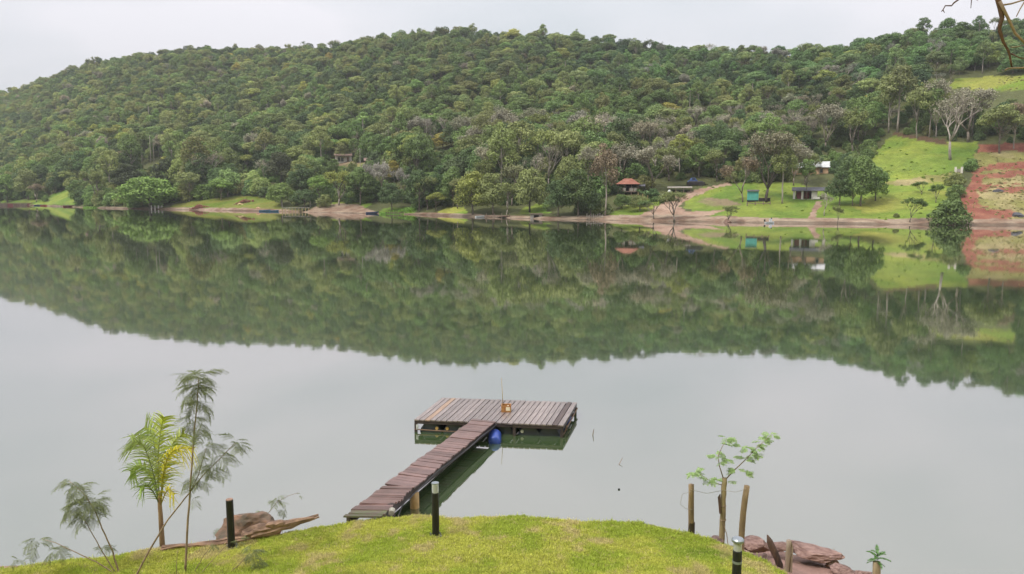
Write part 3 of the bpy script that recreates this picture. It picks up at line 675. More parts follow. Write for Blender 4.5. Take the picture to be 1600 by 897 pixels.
    for i in range(n):
        if i in single or not keep[i]: continue
        kd, var, hh, ww, tn = rows[i]; pr = KIND[kd][var % len(KIND[kd])]
        P.append((X[i], Y[i], Z[i] - .2)); ROT.append((0, 0, g.uniform(0, 6.28))); SCL.append((ww / pr[3] * g.uniform(.85, 1.2), ww / pr[3] * g.uniform(.85, 1.2), hh / pr[2])); PICK.append(pr[4]); TINT.append((*tn, 1))
    print('forest', n, 'mass', len(P))
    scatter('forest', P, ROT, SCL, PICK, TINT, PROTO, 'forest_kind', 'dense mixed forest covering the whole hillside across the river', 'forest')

def scatter(name, P, ROT, SCL, PICK, TINT, meshes, pname, label, cat):
    col = bpy.data.collections.new(pname + 's')
    for i, m in enumerate(meshes): col.objects.link(bpy.data.objects.new('%s_%02d' % (pname, i), m))
    me = bpy.data.meshes.new(name); me.from_pydata([tuple(p) for p in P], [], [])
    for nm, typ, key, dat in (('rot', 'FLOAT_VECTOR', 'vector', ROT), ('scl', 'FLOAT_VECTOR', 'vector', SCL), ('pick', 'INT', 'value', PICK), ('tint', 'FLOAT_COLOR', 'color', TINT)):
        a = me.attributes.new(nm, typ, 'POINT'); a.data.foreach_set(key, np.asarray(dat, np.int32 if typ == 'INT' else np.float32).ravel())
    o = tag(link(name, me), label, cat, kind='stuff')
    ng = bpy.data.node_groups.new(name + '_scatter', 'GeometryNodeTree')
    ng.interface.new_socket('Geometry', in_out='INPUT', socket_type='NodeSocketGeometry'); ng.interface.new_socket('Geometry', in_out='OUTPUT', socket_type='NodeSocketGeometry')
    gi = N(ng, 'NodeGroupInput'); go = N(ng, 'NodeGroupOutput'); ip = N(ng, 'GeometryNodeInstanceOnPoints')
    ci = N(ng, 'GeometryNodeCollectionInfo'); ci.inputs['Collection'].default_value = col; ci.inputs['Separate Children'].default_value = True; ci.inputs['Reset Children'].default_value = True
    ip.inputs['Pick Instance'].default_value = True
    L = ng.links.new
    L(gi.outputs[0], ip.inputs['Points']); L(ci.outputs[0], ip.inputs['Instance'])
    def na(nm, dt):
        x = N(ng, 'GeometryNodeInputNamedAttribute', data_type=dt); x.inputs['Name'].default_value = nm; return x.outputs['Attribute']
    L(na('pick', 'INT'), ip.inputs['Instance Index']); L(na('scl', 'FLOAT_VECTOR'), ip.inputs['Scale'])
    er = N(ng, 'FunctionNodeEulerToRotation'); L(na('rot', 'FLOAT_VECTOR'), er.inputs[0]); L(er.outputs[0], ip.inputs['Rotation'])
    L(ip.outputs[0], go.inputs[0])
    md = o.modifiers.new('scatter', 'NODES'); md.node_group = ng
    return o
forest()

def weeds():
    g = np.random.default_rng(23); n = 26000; Y = g.uniform(140, 330, n); X = Y * g.uniform(.22, .72, n); Z = HF(X, Y); px, py, _ = proj(X, Y, Z); d = Y - Sf(X / Y); v = fbm(X / 8, Y / 8, 131, 3)
    k = ((inpoly(px, py, MEADOW) & (g.random(n) < .12)) | inpoly(px, py, DRYG) | (inpoly(px, py, REDSOIL) & (g.random(n) < .45)) | inpoly(px, py, OCHRE) | inpoly(px, py, FIELD) | (inpoly(px, py, LAWN) & (g.random(n) < .04))) & (v + g.normal(size=n) * .05 > .5) & (d > 3)
    X, Y, Z, px = X[k], Y[k], Z[k], px[k]; n = len(X); T = np.where((px > 1520)[:, None], np.array([[.60, .54, .26]]), np.array([[.32, .44, .08]])) * g.uniform(.6, 1.25, (n, 1)); s = .05 + .11 * g.random(n) ** 2
    scatter('meadow_weeds', np.stack([X, Y, Z - .05], 1), np.stack([0 * X, 0 * X, g.uniform(0, 6, n)], 1), np.stack([s * 1.4, s * 1.4, s * .8], 1), np.array([KIND['bush'][i % 2][4] for i in range(n)]), np.concatenate([T, np.ones((n, 1))], 1), PROTO, 'weed_kind', 'low tufts of weeds scattered over the far meadows and red soil', 'weeds')
weeds()
# ---------------------------------------------------------------- the near bank
def YE(X): return np.interp(X, [-40, -12, -7.6, -5, -2.2, 0, 1.8, 2.9, 3.3, 3.7, 4.0, 4.6, 6, 9, 40], [10.0, 10.5, 11.0, 11.45, 12.15, 12.15, 11.98, 11.6, 11.25, 10.7, 10.2, 9.5, 8.5, 7.2, 6])
def ZE(X): return np.interp(X, [-40, -8, -4, -2, 2, 3, 4, 5, 6, 40], [0.5, 0.6, 0.74, 0.86, 0.86, 0.84, 0.80, 0.72, 0.6, 0.5])
def RUN(X): return np.interp(X, [-40, -6, 2.6, 3.1, 3.6, 4.2, 5.0, 5.7, 7, 40], [1.3, 1.25, 1.3, 1.7, 2.3, 3.0, 3.4, 3.4, 2.4, 2])
def NG(X, Y):
    X = np.asarray(X, float); Y = np.asarray(Y, float)
    ye = YE(X) + (fbm(X * 1.3, X * 0 + 2.2, 3, 3) - 0.5) * 0.35; d = ye - Y; ze = ZE(X)
    up = ze + 0.12 * np.maximum(d, 0) + 0.0165 * np.maximum(d, 0) ** 2
    dn = ze * (1 - np.maximum(-d, 0) / RUN(X)); dn = np.maximum(dn, -2.5)
    sm = np.clip((d + 0.25) / 0.5, 0, 1); sm = sm * sm * (3 - 2 * sm)
    n = (fbm(X / 1.1, Y / 1.1, 21, 3) - 0.5) * 0.10 + (fbm(X * 4, Y * 4, 25, 3) - 0.5) * np.where(X > 3, 0.10, 0.02) * (d < 0.2)
    return np.where(d > -0.02, up * 1.0, dn) * 1.0 + n - 0.04 * (1 - sm) * (d > -0.3)
def npt(px, py):
    e = at(px, py, 1.0); ys = np.arange(3, 22, 0.01); z = CZ + (e.z - CZ) * ys; h = NG(e.x * ys, ys)
    k = np.where(np.maximum(h, 0) >= z)[0]; Y = ys[k[0]] if len(k) else 12.0
    return Vector((e.x * Y, Y, float(NG(e.x * Y, Y))))
def near_bank():
    m, t, o = mat('lawn_soil')
    a = N(t, 'ShaderNodeAttribute', attribute_name='gcol'); tcn = N(t, 'ShaderNodeTexCoord')
    n = N(t, 'ShaderNodeTexNoise', _Scale=22.0, _Detail=6.0, _Roughness=0.7); t.links.new(tcn.outputs['Object'], n.inputs['Vector'])
    ma = N(t, 'ShaderNodeMath', operation='MULTIPLY_ADD'); t.links.new(n.outputs[0], ma.inputs[0]); ma.inputs[1].default_value = 1.1; ma.inputs[2].default_value = 0.45
    s = N(t, 'ShaderNodeVectorMath', operation='SCALE'); t.links.new(a.outputs['Color'], s.inputs[0]); t.links.new(ma.outputs[0], s.inputs['Scale'])
    b = N(t, 'ShaderNodeBsdfPrincipled', _Roughness=0.75); b.inputs['Specular IOR Level'].default_value = 0.3
    bp = N(t, 'ShaderNodeBump', _Strength=0.5, _Distance=0.03); t.links.new(n.outputs[0], bp.inputs['Height']); t.links.new(bp.outputs[0], b.inputs['Normal'])
    t.links.new(s.outputs[0], b.inputs['Base Color']); t.links.new(b.outputs[0], o.inputs[0])
    xs = np.concatenate([np.linspace(-60, -13, 30), np.arange(-12.5, 10, 0.09), np.linspace(10.5, 60, 30)]); ys = np.concatenate([np.linspace(-40, 5, 40), np.arange(5.2, 16.5, 0.09), [18, 22, 30]])
    X, Y = np.meshgrid(xs, ys); Z = NG(X, Y)
    v = np.stack([X, Y, Z], -1).reshape(-1, 3); idx = np.arange(X.size).reshape(X.shape)
    q = np.stack([idx[:-1, :-1], idx[:-1, 1:], idx[1:, 1:], idx[1:, :-1]], -1).reshape(-1, 4)
    x, y = v[:, 0], v[:, 1]; d = YE(x) - y; n1 = fbm(x / .6, y / .6, 33, 3); n2 = fbm(x * 3, y * 3, 37, 3)
    col = np.array([[0.42, 0.44, 0.09]]) * (0.6 + .8 * n1[:, None])
    mud = np.array([[0.26, 0.155, 0.125]]) * (0.65 + .7 * n2[:, None])
    k = (d < -0.05 + (n1 - .5) * .3); col[k] = mud[k]
    k = v[:, 2] < 0.06; col[k] = (mud * 0.6)[k]
    me = mesh_np('lawn', v, q, mats=[m], smooth=True)
    ca = me.color_attributes.new('gcol', 'FLOAT_COLOR', 'POINT'); ca.data.foreach_set('color', np.concatenate([col, np.ones((len(col), 1))], 1).astype(np.float32).ravel())
    tag(link('lawn', me), kind='structure')
near_bank()
def grass():
    gm = leafmat('grass_blade', None, 0.35, rough=0.6); protos = []; g = np.random.default_rng(5)
    for k in range(8):
        V, Q, T = [], [], []; 
        for b in range(26):
            a = g.uniform(0, 6.28); r = abs(g.normal()) * .03; h = g.uniform(.010, .030) * (1 if k < 7 else 1.5); ln = g.uniform(.1, .9) * h; w_ = g.uniform(.0018, .0034)
            x, y = r * math.cos(a), r * math.sin(a); da = g.uniform(0, 6.28); dx, dy = math.cos(da), math.sin(da); sx, sy = -dy * w_, dx * w_; n0 = len(V)
            V += [(x - sx, y - sy, -.01), (x + sx, y + sy, -.01), (x + dx * ln * .35 + sx * .8, y + dy * ln * .35 + sy * .8, h * .6), (x + dx * ln * .35 - sx * .8, y + dy * ln * .35 - sy * .8, h * .6), (x + dx * ln, y + dy * ln, h)]
            Q.append((n0, n0 + 1, n0 + 2, n0 + 3)); T.append((n0 + 3, n0 + 2, n0 + 4))
        protos.append(mesh_np('tuft', np.array(V), np.array(Q), np.array(T), mats=[gm], lv=g.random(len(Q) + len(T))))
    n = 78000; Y = g.uniform(7.2, 12.6, n); X = g.uniform(-8.6, 5.2, n)
    d = YE(X) - Y; k = d > -0.12 + (fbm(X * 2, Y * 2, 77, 2) - .5) * .5; X, Y = X[k], Y[k]; Z = NG(X, Y); n = len(X)
    p1 = fbm(X / .9, Y / .55, 81, 3); p2 = fbm(X * 3.2, Y * 2.2, 83, 3); p3 = fbm(X / 2.5, Y / 1.5, 87, 2)
    tt = np.clip((p1 * .55 + p2 * .45 - .42) / .16, 0, 1)[:, None]; gr = np.array([[0.40, 0.48, 0.07]]); yl = np.array([[0.55, 0.56, 0.115]]); dry = np.array([[0.60, 0.52, 0.24]])
    T = gr * (1 - tt) + yl * tt; kk = np.clip((p2 - .62) / .12, 0, 1)[:, None]; T = T * (1 - kk) + dry * kk
    dk = np.clip((.40 - p3) / .12, 0, 1)[:, None]; T = T * (1 - dk * .45) + np.array([[.09, .2, .02]]) * dk * .45
    T *= g.uniform(.85, 1.15, (n, 1)); u = g.random(n) < .06; T[u] = dry * g.uniform(.8, 1.1)
    s = g.uniform(.7, 1.35, n) * (0.8 + .5 * p3)
    scatter('lawn_grass', np.stack([X, Y, Z], 1), np.stack([g.uniform(-.15, .15, n), g.uniform(-.15, .15, n), g.uniform(0, 6.28, n)], 1), np.repeat(s[:, None], 3, 1), g.integers(0, 8, n), np.concatenate([T, np.ones((n, 1))], 1), protos, 'grass_tuft', 'short yellow-green grass on the near lawn', 'grass')
grass()

# ---------------------------------------------------------------- floating platform and gangway
wet_plank = surf('wet_plank', (0.255, 0.205, 0.195), 0.25, 0.35, 3.0, stretch=(8, .6, 1), bump=.25, bscale=14, spec=.75, rand=.22)
tan_plank = surf('tan_plank', (0.36, 0.24, 0.17), 0.45, 0.35, 3.0, stretch=(8, .6, 1), bump=.25, bscale=14, spec=.5)
dark_plank = surf('dark_plank', (0.085, 0.055, 0.05), 0.4, 0.35, 3.0, stretch=(8, .6, 1), bump=.25, bscale=14, spec=.5)
gang_plank = surf('gangway_plank', (0.20, 0.12, 0.11), 0.3, 0.4, 4.0, stretch=(.7, 7, 1), bump=.3, bscale=16, spec=.5, rand=.25)
mossy_plank = surf('mossy_plank', (0.12, 0.085, 0.07), 0.7, 0.4, 9.0, col2=(0.10, 0.12, 0.05), bump=.4, rand=.2)
frame_wood = surf('frame_wood', (0.05, 0.036, 0.032), 0.6, 0.4, 5.0, bump=.2)
rail_wood = surf('rail_wood', (0.17, 0.10, 0.06), 0.6, 0.4, 5.0, bump=.2)
drum_dark = surf('drum_dark', (0.022, 0.030, 0.042), 0.38, 0.3, 4.0, spec=.5)
drum_blue = surf('drum_blue', (0.035, 0.075, 0.33), 0.38, 0.25, 4.0, spec=.5)
drum_white = surf('drum_white', (0.55, 0.56, 0.55), 0.4, 0.2, 4.0)
bung_yel = surf('bung_yellow', (0.55, 0.36, 0.12), 0.5, 0.3, 8)
bung_wht = surf('bung_white', (0.6, 0.58, 0.5), 0.5, 0.3, 8)
def platform():
    a, b = at(646.3, 656.1, 19.4), at(879.2, 665.2, 18.9); a.z = 0; rz = math.atan2(-.5, 3.83); W, D, ZT, SH = 3.88, 2.2, .33, .115
    r = thing('floating_platform', 'square wooden swimming platform floating on barrels in the river', 'platform', a, rz)
    n = 27; pw = W / n; base = MB().box((0, 0, 0), (pw - .020, D, .032)).mesh('plank', wet_plank)
    for i in range(n):
        p = link('plank', base, r, (pw * (i + .5) + SH * D / 2 + rnd.uniform(-.003, .003), D / 2 + rnd.uniform(-.012, .012), ZT - .016 + rnd.uniform(-.003, .003)), -math.atan(SH) + rnd.uniform(-.003, .003))
        if i in (2, 3, 25):
            p.material_slots[0].link = 'OBJECT'; p.material_slots[0].material = {2: tan_plank, 3: wet_plank, 25: dark_plank}[i]
            if i == 2: p['label'] = 'pale tan replacement plank'
    for y in (.05, D / 3, D * 2 / 3, D - .05): MB().box((W / 2 + SH * y, y, ZT - .075), (W - .02, .06, .08)).build('joist', frame_wood, r)
    for x in (.03, W - .03): MB().box((x + SH * D / 2, D / 2, ZT - .078), (.05, D - .14, .075), rz=-math.atan(SH)).build('side_beam', frame_wood, r)
    for y in (.045, D - .045):
        for x in (.045, 1.33, 2.62, W - .045): MB().box((x + SH * y, y - .01, .055), (.07, .06, .36)).build('post', frame_wood, r)
    MB().tube([(.02, .0, .07), (.7, -.01, .055), (1.45, .0, .05)], .016, 6).build('rail', rail_wood, r)
    MB().tube([(W - .01, .1, .05), (W + .13, 1.1, .13), (W + SH * D, D, .16)], .02, 6).build('rail', rail_wood, r)
    MB().box((W / 2 + SH * D, D - .02, .03), (W - .2, .03, .12)).build('back_board', frame_wood, r)
    MB().box((.09, -.0, .13), (.05, .012, .13), jit=.015).build('torn_sheet', drum_white, r)
    prof = [(.27, 0), (.285, .01), (.285, .28), (.295, .29), (.295, .32), (.285, .33), (.285, .58), (.295, .59), (.295, .62), (.285, .63), (.285, .89), (.27, .90)]
    dm = MB().lathe(prof, n=24, axis='y').mesh('drum', drum_dark, True); bm = MB().lathe([(.042, 0), (.042, .02)], n=10, axis='y').mesh('bung', bung_yel)
    for i, (x, y, mt, b1, b2) in enumerate(((.42, .07, drum_dark, drum_dark, bung_yel), (1.03, .08, drum_dark, bung_yel, bung_wht), (2.33, .1, drum_dark, None, None), (2.98, .1, drum_dark, bung_wht, None), (3.5, .1, drum_dark, None, None),
                                            (.45, 1.2, drum_dark, None, None), (1.2, 1.2, drum_dark, None, None), (2.1, 1.2, drum_dark, None, None), (2.9, 1.2, drum_dark, None, None), (3.56, 1.22, drum_blue, None, None))):
        o = link('drum', dm, r, (x + SH * y, y, -.04))
        if mt is not drum_dark: o.material_slots[0].link = 'OBJECT'; o.material_slots[0].material = mt; o['label'] = 'bright blue barrel at the back right corner'
        for sx, bb in ((-.17, b1), (.17, b2)):
            if bb is not None:
                c = link('bung', bm, o, (sx, -.018, (.14)))
                if bb is not bung_yel: c.material_slots[0].link = 'OBJECT'; c.material_slots[0].material = bb
    MB().tube([(W + .01, .2, .03), (W + .07, .35, .22), (W + .07, .55, .03)], .015, 6).build('hoop', rail_wood, r)
    return r, rz
plat, prz = platform()
grey_wood_pale = surf('old_pvc', (.40, .38, .32), .6, .4, 9)
def gangway():
    P = [Vector((-2.45, 12.1, .89)), Vector((-2.22, 14.55, .44)), Vector((-0.70, 19.15, .375))]; HW = .31
    r = thing('gangway', 'narrow reddish plank gangway from the lawn to the floating platform', 'gangway', (P[0].x, P[0].y, 0))
    O = Vector((P[0].x, P[0].y, 0)); k = 0
    for s in range(2):
        a, b = P[s] - O, P[s + 1] - O; d = b - a; L = d.length; u = d / L; n = int(L / .145); yaw = math.atan2(-u.x, u.y); pit = math.asin(u.z)
        if s == 0: yaw *= .4
        for i in range(n):
            c = a + d * ((i + .5) / n); ln = 2 * HW + rnd.uniform(-.015, .03); wd = .138 + rnd.uniform(-.008, .004)
            me = MB().box((rnd.uniform(-.015, .015), 0, 0), (ln, wd, .028), jit=.004).mesh('plank', mossy_plank if (s == 0 and i < 3) else gang_plank)
            o = link('plank', me, r, c + Vector((0, 0, rnd.uniform(-.006, .008)))); o.rotation_euler = (pit + rnd.uniform(-.018, .018), rnd.uniform(-.012, .012), yaw + rnd.uniform(-.012, .012))
        sd_ = Vector((math.cos(yaw), math.sin(yaw), 0))
        for q in (-.25, .25): MB().add([a + sd_ * (q + e_) + Vector((0, 0, z_)) for z_ in (-.16, -.018) for e_ in (-.025, .025)] + [b + sd_ * (q + e_) + Vector((0, 0, z_)) for z_ in (-.16, -.018) for e_ in (-.025, .025)], [(0, 1, 3, 2), (4, 6, 7, 5), (0, 4, 5, 1), (1, 5, 7, 3), (3, 7, 6, 2), (2, 6, 4, 0)]).build('stringer', frame_wood, r)
    pt = at(648, 793, 14.57); pt.z = 0
    MB().lathe([(.095, -.9), (.093, -.2), (.09, .1), (.088, .30)], (pt - O), 14).build('support_post', surf('bamboo', (0.55, 0.36, 0.16), .55, .4, 5, stretch=(1, 1, .6), rand=0), r, smooth=True)
    b2 = Vector((-2.12, 12.95, 0)) - O
    MB().lathe([(.07, -.5), (.065, .75)], b2, 10).build('support_post', frame_wood, r, smooth=True)
    MB().box((P[1] - O) + Vector((0, .02, -.21)), (.7, .08, .08), rz=.3).build('cross_beam', frame_wood, r)
    MB().lathe([(.05, 0), (.055, .12), (.03, .16)], Vector((-2.05, 12.5, .78)) - O, 10, axis='y').build('pipe_end', grey_wood_pale, r)
    pts = []
    for i in range(30):
        t = i / 29; base = P[0].lerp(P[1], t * 2.2) if t < .4545 else P[1].lerp(P[2], (t - .4545) / .5455)
        sag = .10 * abs(math.sin(t * 11)) + (.16 * math.sin(math.pi * min(1, t / .35)) if t < .35 else 0)
        pts.append(base - O + Vector((.32 + .02 * math.sin(t * 17), -.1, -.03 - sag * (.45 if t > .4 else .9))))
    MB().tube(pts, .012, 6).build('hose', surf('hose_black', (0.05, 0.05, 0.055), .45, .2, 5), r, smooth=True)
    # blue float under its outer end
    f = Vector((-.43, 18.42, .04)) - O
    MB().lathe([(.11, 0), (.145, .02)] + [(.15 + .012 * (j % 2), .02 + .075 * (j + .5)) for j in range(8)] + [(.145, .64), (.11, .66)], f, 20, axis='y').build('float_drum', drum_blue, r, smooth=True)
gangway()
def tin_and_rod():
    c = at(791, 642.5, 20.17); loc = Vector((c.x, c.y, .334))
    r = thing('wooden_crate', 'small rusty orange box standing on the floating platform', 'box', loc, prz + .1)
    wm = surf('rusty_board', (0.48, 0.25, 0.09), .6, .5, 9, col2=(.28, .11, .04)); wh = surf('pale_label', (0.75, 0.66, 0.52), .5, .2, 10)
    for (c_, s_) in (((0, -.11, .085), (.26, .018, .17)), ((0, .11, .085), (.26, .018, .17)), ((-.121, 0, .085), (.018, .20, .165)), ((.121, 0, .085), (.018, .20, .165))): MB().box(c_, s_, jit=.003).build('side_board', wm, r)
    MB().box((0, 0, .015), (.22, .198, .02)).build('bottom_board', wm, r); MB().box((.05, -.122, .09), (.11, .004, .10)).build('paper_label', wh, r)
    MB().lathe([(.03, 0), (.034, .002), (.034, .1), (.02, .12)], (.05, 0, .03), 10).build('tin', wh, r)
    p0 = at(786, 640, 20.25); p0.z = .335; p1 = at(783.4, 590.5, 20.3)
    rod = MB().tube([Vector((0, 0, 0)), (p1 - p0) * .5 + Vector((.006, 0, 0)), p1 - p0], [.011, .008, .005], 6).build('fishing_rod', surf('cane', (0.45, 0.33, 0.16), .5, .3, 6), None, p0, smooth=True)
    tag(rod, 'thin cane rod standing upright beside the rusty box on the platform', 'rod')
tin_and_rod()

# ---------------------------------------------------------------- bollard lamps
blk = surf('black_metal', (0.012, 0.012, 0.014), .42, .2, 5, spec=.5); plate = surf('base_plate', (0.07, 0.065, 0.06), .6, .3, 10)
glass = None
def mkglass():
    m, t, o = mat('lamp_glass'); b = N(t, 'ShaderNodeBsdfPrincipled', _Roughness=.12); b.inputs['Base Color'].default_value = (.82, .84, .83, 1); b.inputs['Transmission Weight'].default_value = .55; t.links.new(b.outputs[0], o.inputs[0]); return m
glass = mkglass(); grey = surf('grey_metal', (.30, .33, .36), .35, .15, 6, metal=.6); bulbm = surf('bulb', (.85, .85, .8), .3, .05, 5)
def bollard(loc, h, head, label):
    r = thing('bollard_light', label, 'lamp', loc - Vector((0, 0, .02)), .3)
    MB().box((0, 0, .025), (.17, .17, .03)).build('base_plate', plate, r)
    for a in (-1, 1):
        for b in (-1, 1): MB().lathe([(.008, .04), (.008, .055)], (a * .068, b * .068, 0), 6).build('bolt', grey, r)
    top = h - (.15 if head else 0)
    MB().lathe([(.055, .04), (.055, top - .01), (.05, top)], n=18).build('post', blk, r, smooth=False)
    if head == 'clear':
        MB().lathe([(.052, top), (.052, top + .135)], n=18).build('lamp_glass', glass, r, smooth=False)
        MB().lathe([(.018, top + .02), (.028, top + .07), (.02, top + .105)], n=10).build('bulb', bulbm, r, smooth=True)
        MB().lathe([(.056, top + .136), (.056, top + .15)], n=18).build('cap', grey, r)
    elif head == 'cap':
        MB().lathe([(.058, top - .16), (.058, top - .13)], n=18).build('collar', grey, r)
        MB().lathe([(.05, top), (.05, top + .105)], n=18).build('lamp_glass', glass, r)
        MB().lathe([(.02, top + .01), (.028, top + .05), (.02, top + .09)], n=10).build('bulb', bulbm, r, smooth=True)
        MB().lathe([(.068, top + .107), (.074, top + .115), (.074, top + .135), (.06, top + .15)], n=20).build('cap', grey, r)
    else:
        MB().lathe([(.052, top + .001), (.050, top + .012)], n=18).build('cap', surf('rusty_cap', (.28, .17, .13), .7, .3, 12), r)
bollard(npt(681, 838), .87, 'clear', 'black bollard lamp with clear glass head by the gangway')
bollard(npt(362, 856), .79, None, 'black headless bollard beside the boulder and driftwood')
bollard(Vector((2.71, 8.8, float(NG(2.71, 8.8)))), .77, 'cap', 'black bollard lamp with round grey cap cut off by the bottom edge')

# ---------------------------------------------------------------- rocks and driftwood
def rock_mesh(name, seed, m, sub=4, amp=.13, flat=0.0, sharp=1.3):
    import bmesh
    bm = bmesh.new(); bmesh.ops.create_icosphere(bm, subdivisions=sub, radius=1)
    o = Vector((seed * 3.1, seed * 1.7, seed * .9)); g = random.Random(seed)
    pl = [(Vector((g.gauss(0, 1), g.gauss(0, 1), g.gauss(0, 1))).normalized(), g.uniform(.55, .85)) for _ in range(14)]
    for v in bm.verts:
        p = v.co.copy()
        for n_, d_ in pl:
            k = p.dot(n_) - d_
            if k > 0: p -= n_ * k * .97
        q = p * sharp + o
        f = mnoise.fractal(q, 1.0, 2.0, 5) * amp + abs(mnoise.noise(q * 2.2)) * -.10 + mnoise.fractal(q * 5, 1.0, 2.0, 4) * .05
        v.co = p * (1 + f)
    me = bpy.data.meshes.new(name); bm.to_mesh(me); bm.free(); me.materials.append(m)
    me.update(); return me
red_rock = surf('red_rock', (0.36, 0.23, 0.195), .75, .4, 3.2, col2=(.17, .095, .08), bump=1.0, bscale=11, stretch=(1, 1, 2.2)); brown_rock = surf('brown_rock', (0.27, 0.15, 0.10), .8, .4, 1.8, col2=(.10, .08, .06), bump=.6, bscale=8)
dark_rock = surf('dark_rock', (0.20, 0.13, 0.12), .8, .4, 3, col2=(.09, .06, .06), bump=.6, bscale=9)
def rock(loc, dim, seed, m, label, rz=0, cat='rock', name='rock', amp=.13, group=None):
    o = link(name, rock_mesh(name, seed, m, amp=amp), None, loc, rz); o.scale = dim; return tag(o, label, cat, group)
def rp(px, py, Y): return at(px, py, Y)
rock(rp(394, 832, 12.3), (.60, .42, .42), 3, brown_rock, 'large brown boulder at the water behind the headless bollard', .2, name='boulder')
rock(rp(1008, 838, 12.25), (.36, .26, .20), 4, dark_rock, 'dark low rock just beyond the lawn edge left of the fence posts')
rock(rp(772, 818, 12.9), (.17, .15, .12), 5, dark_rock, 'tip of a small rock poking up behind the lawn edge')
rock(rp(1178, 852, 11.85), (.32, .26, .14), 6, red_rock, 'angular reddish rock right behind the leaning fence post')
rock(rp(1118, 846, 11.6), (.17, .14, .09), 7, dark_rock, 'small brown rock at the foot of the leafy stake')
rock(rp(1268, 862, 12.05), (.50, .32, .14), 8, red_rock, 'largest flat reddish rock on the muddy bank', -.35)
rock(rp(1300, 880, 11.85), (.14, .11, .09), 9, brown_rock, 'orange-brown lump at the end of the largest flat rock')
rock(rp(1216, 853, 12.1), (.24, .18, .08), 10, red_rock, 'pinkish rock between the charred stump and the largest flat rock')
rock(rp(1312, 890, 11.5), (.22, .18, .06), 12, red_rock, 'low reddish stone at the tip of the muddy bank')
rock(rp(1195, 868, 10.95), (.05, .04, .04), 13, dark_rock, 'fist-sized dark stone on the lawn edge by the charred stump', name='stone')
rock(rp(1350, 897, 11.4), (.14, .12, .06), 14, red_rock, 'small reddish stone beside the leafy stump at right')
def driftwood():
    wd = surf('driftwood', (0.36, 0.225, 0.15), .85, .4, 3.0, col2=(.12, .075, .055), stretch=(1, 1, 1), bump=.5, bscale=14)
    A, B = at(372, 838, 11.55), at(496, 808, 12.05); mb = MB(); d = B - A
    up = Vector((0, 0, 1)); sd_ = d.cross(up).normalized()
    g = random.Random(4)
    for i in range(15):
        t0 = g.uniform(-.03, .35); t1 = g.uniform(.55, 1.0) if i > 1 else 1.02; o = sd_ * g.uniform(-.10, .10); z = g.uniform(-.08, .12); n = 7; pts = []; rad = []
        for j in range(n):
            t = t0 + (t1 - t0) * j / (n - 1); pts.append(A + d * t + o * (1 - .5 * t) + up * (z * (1 - .75 * t) + g.uniform(-.012, .012) + .01)); rad.append((.05 + .03 * g.random()) * (math.sin(math.pi * min(1, (j + .6) / n)) ** .6) * (1.1 - .5 * t))
        mb.tube(pts, rad, 6, rough=.28)
    c = (A + B) / 2; mb.v = [(v[0] - c.x, v[1] - c.y, v[2] - c.z) for v in mb.v]
    tag(mb.build('driftwood_log', wd, None, c), 'splintered weathered log lying against the brown boulder', 'log')
    A, B = at(252, 860, 11.2), at(384, 845, 11.5); A.z = float(NG(A.x, A.y)) + .05; B.z = float(NG(B.x, B.y)) + .05; d = B - A; mb = MB()
    for i in range(3): mb.tube([A * 0 + d * t + Vector((0, (i - 1) * .035, .02 * math.sin(7 * t + i) + g.uniform(-.008, .008))) for t in [k / 9 for k in range(10)]], [.012 + .02 * math.sin(math.pi * (k + .5) / 10) for k in range(10)], 6, rough=.3)
    tag(mb.build('bark_strip', wd, None, A), 'long thin strip of weathered wood between the palm and the bollard', 'wood')
driftwood()

# ---------------------------------------------------------------- fence posts and stakes at right
post_wood = surf('post_wood', (0.33, 0.23, 0.13), .8, .45, 6, col2=(.13, .09, .055), stretch=(1, 1, .15), bump=.5, bscale=18)
grey_wood = surf('grey_wood', (0.40, 0.32, 0.25), .85, .4, 6, col2=(.2, .15, .12), stretch=(1, 1, .12), bump=.6, bscale=20)
char = surf('charred_wood', (0.13, 0.075, 0.055), .85, .5, 8, col2=(.035, .025, .022), stretch=(1, 1, .3), bump=.7, bscale=16)
wet_end = surf('wet_wood', (0.045, 0.032, 0.025), .5, .3, 8, bump=.3)
def stake(px, yt, yb, Y, r0, m, name, label, cat, lean=0.0, rough=.08, tip=1.0, split=False, bend=0):
    b = at(px, yb, Y); t = at(px + lean, yt, Y); b.z = min(b.z, float(NG(b.x, b.y)) - .02 if False else b.z)
    g = float(NG(b.x, b.y)); foot = Vector((b.x, b.y, min(b.z, g) - .25)); h = t - b
    r = thing(name, label, cat, foot)
    pts = [Vector((0, 0, 0))] + [b - foot + h * k + Vector((bend * math.sin(math.pi * k), 0, 0)) for k in (0, .2, .4, .6, .8, 1)]
    MB().tube(pts, [r0 * 1.05, r0 * 1.05, r0, r0 * .97, r0 * .98, r0 * .93, r0 * .92 * tip], 10, rough=rough).build('post', m, r, smooth=True)
    return r, foot, pts
r, ft, pts = stake(1080, 757, 844, 11.7, .047, post_wood, 'fence_post', 'leftmost round fence post with dark wet foot at the bank', 'post')
MB().tube([pts[1] - Vector((0, 0, .05)), pts[1] + Vector((0, 0, .30))], [.054, .053], 10, rough=.03).build('wet_foot', wet_end, r)
stake(1158, 759, 862, 11.35, .046, post_wood, 'fence_post', 'fence post leaning right, standing right of the leafy stake', 'post', lean=9, bend=-.02)
stake(1218, 836, 882, 11.1, .05, char, 'charred_stump', 'dark charred pointed stump leaning left on the muddy bank', 'stump', lean=-19, rough=.2, tip=.25)
rw, fw, pw_ = stake(1229, 844, 900, 10.9, .035, grey_wood, 'split_stake', 'grey split weathered stake at the edge of the mud', 'post', lean=4, rough=.25)
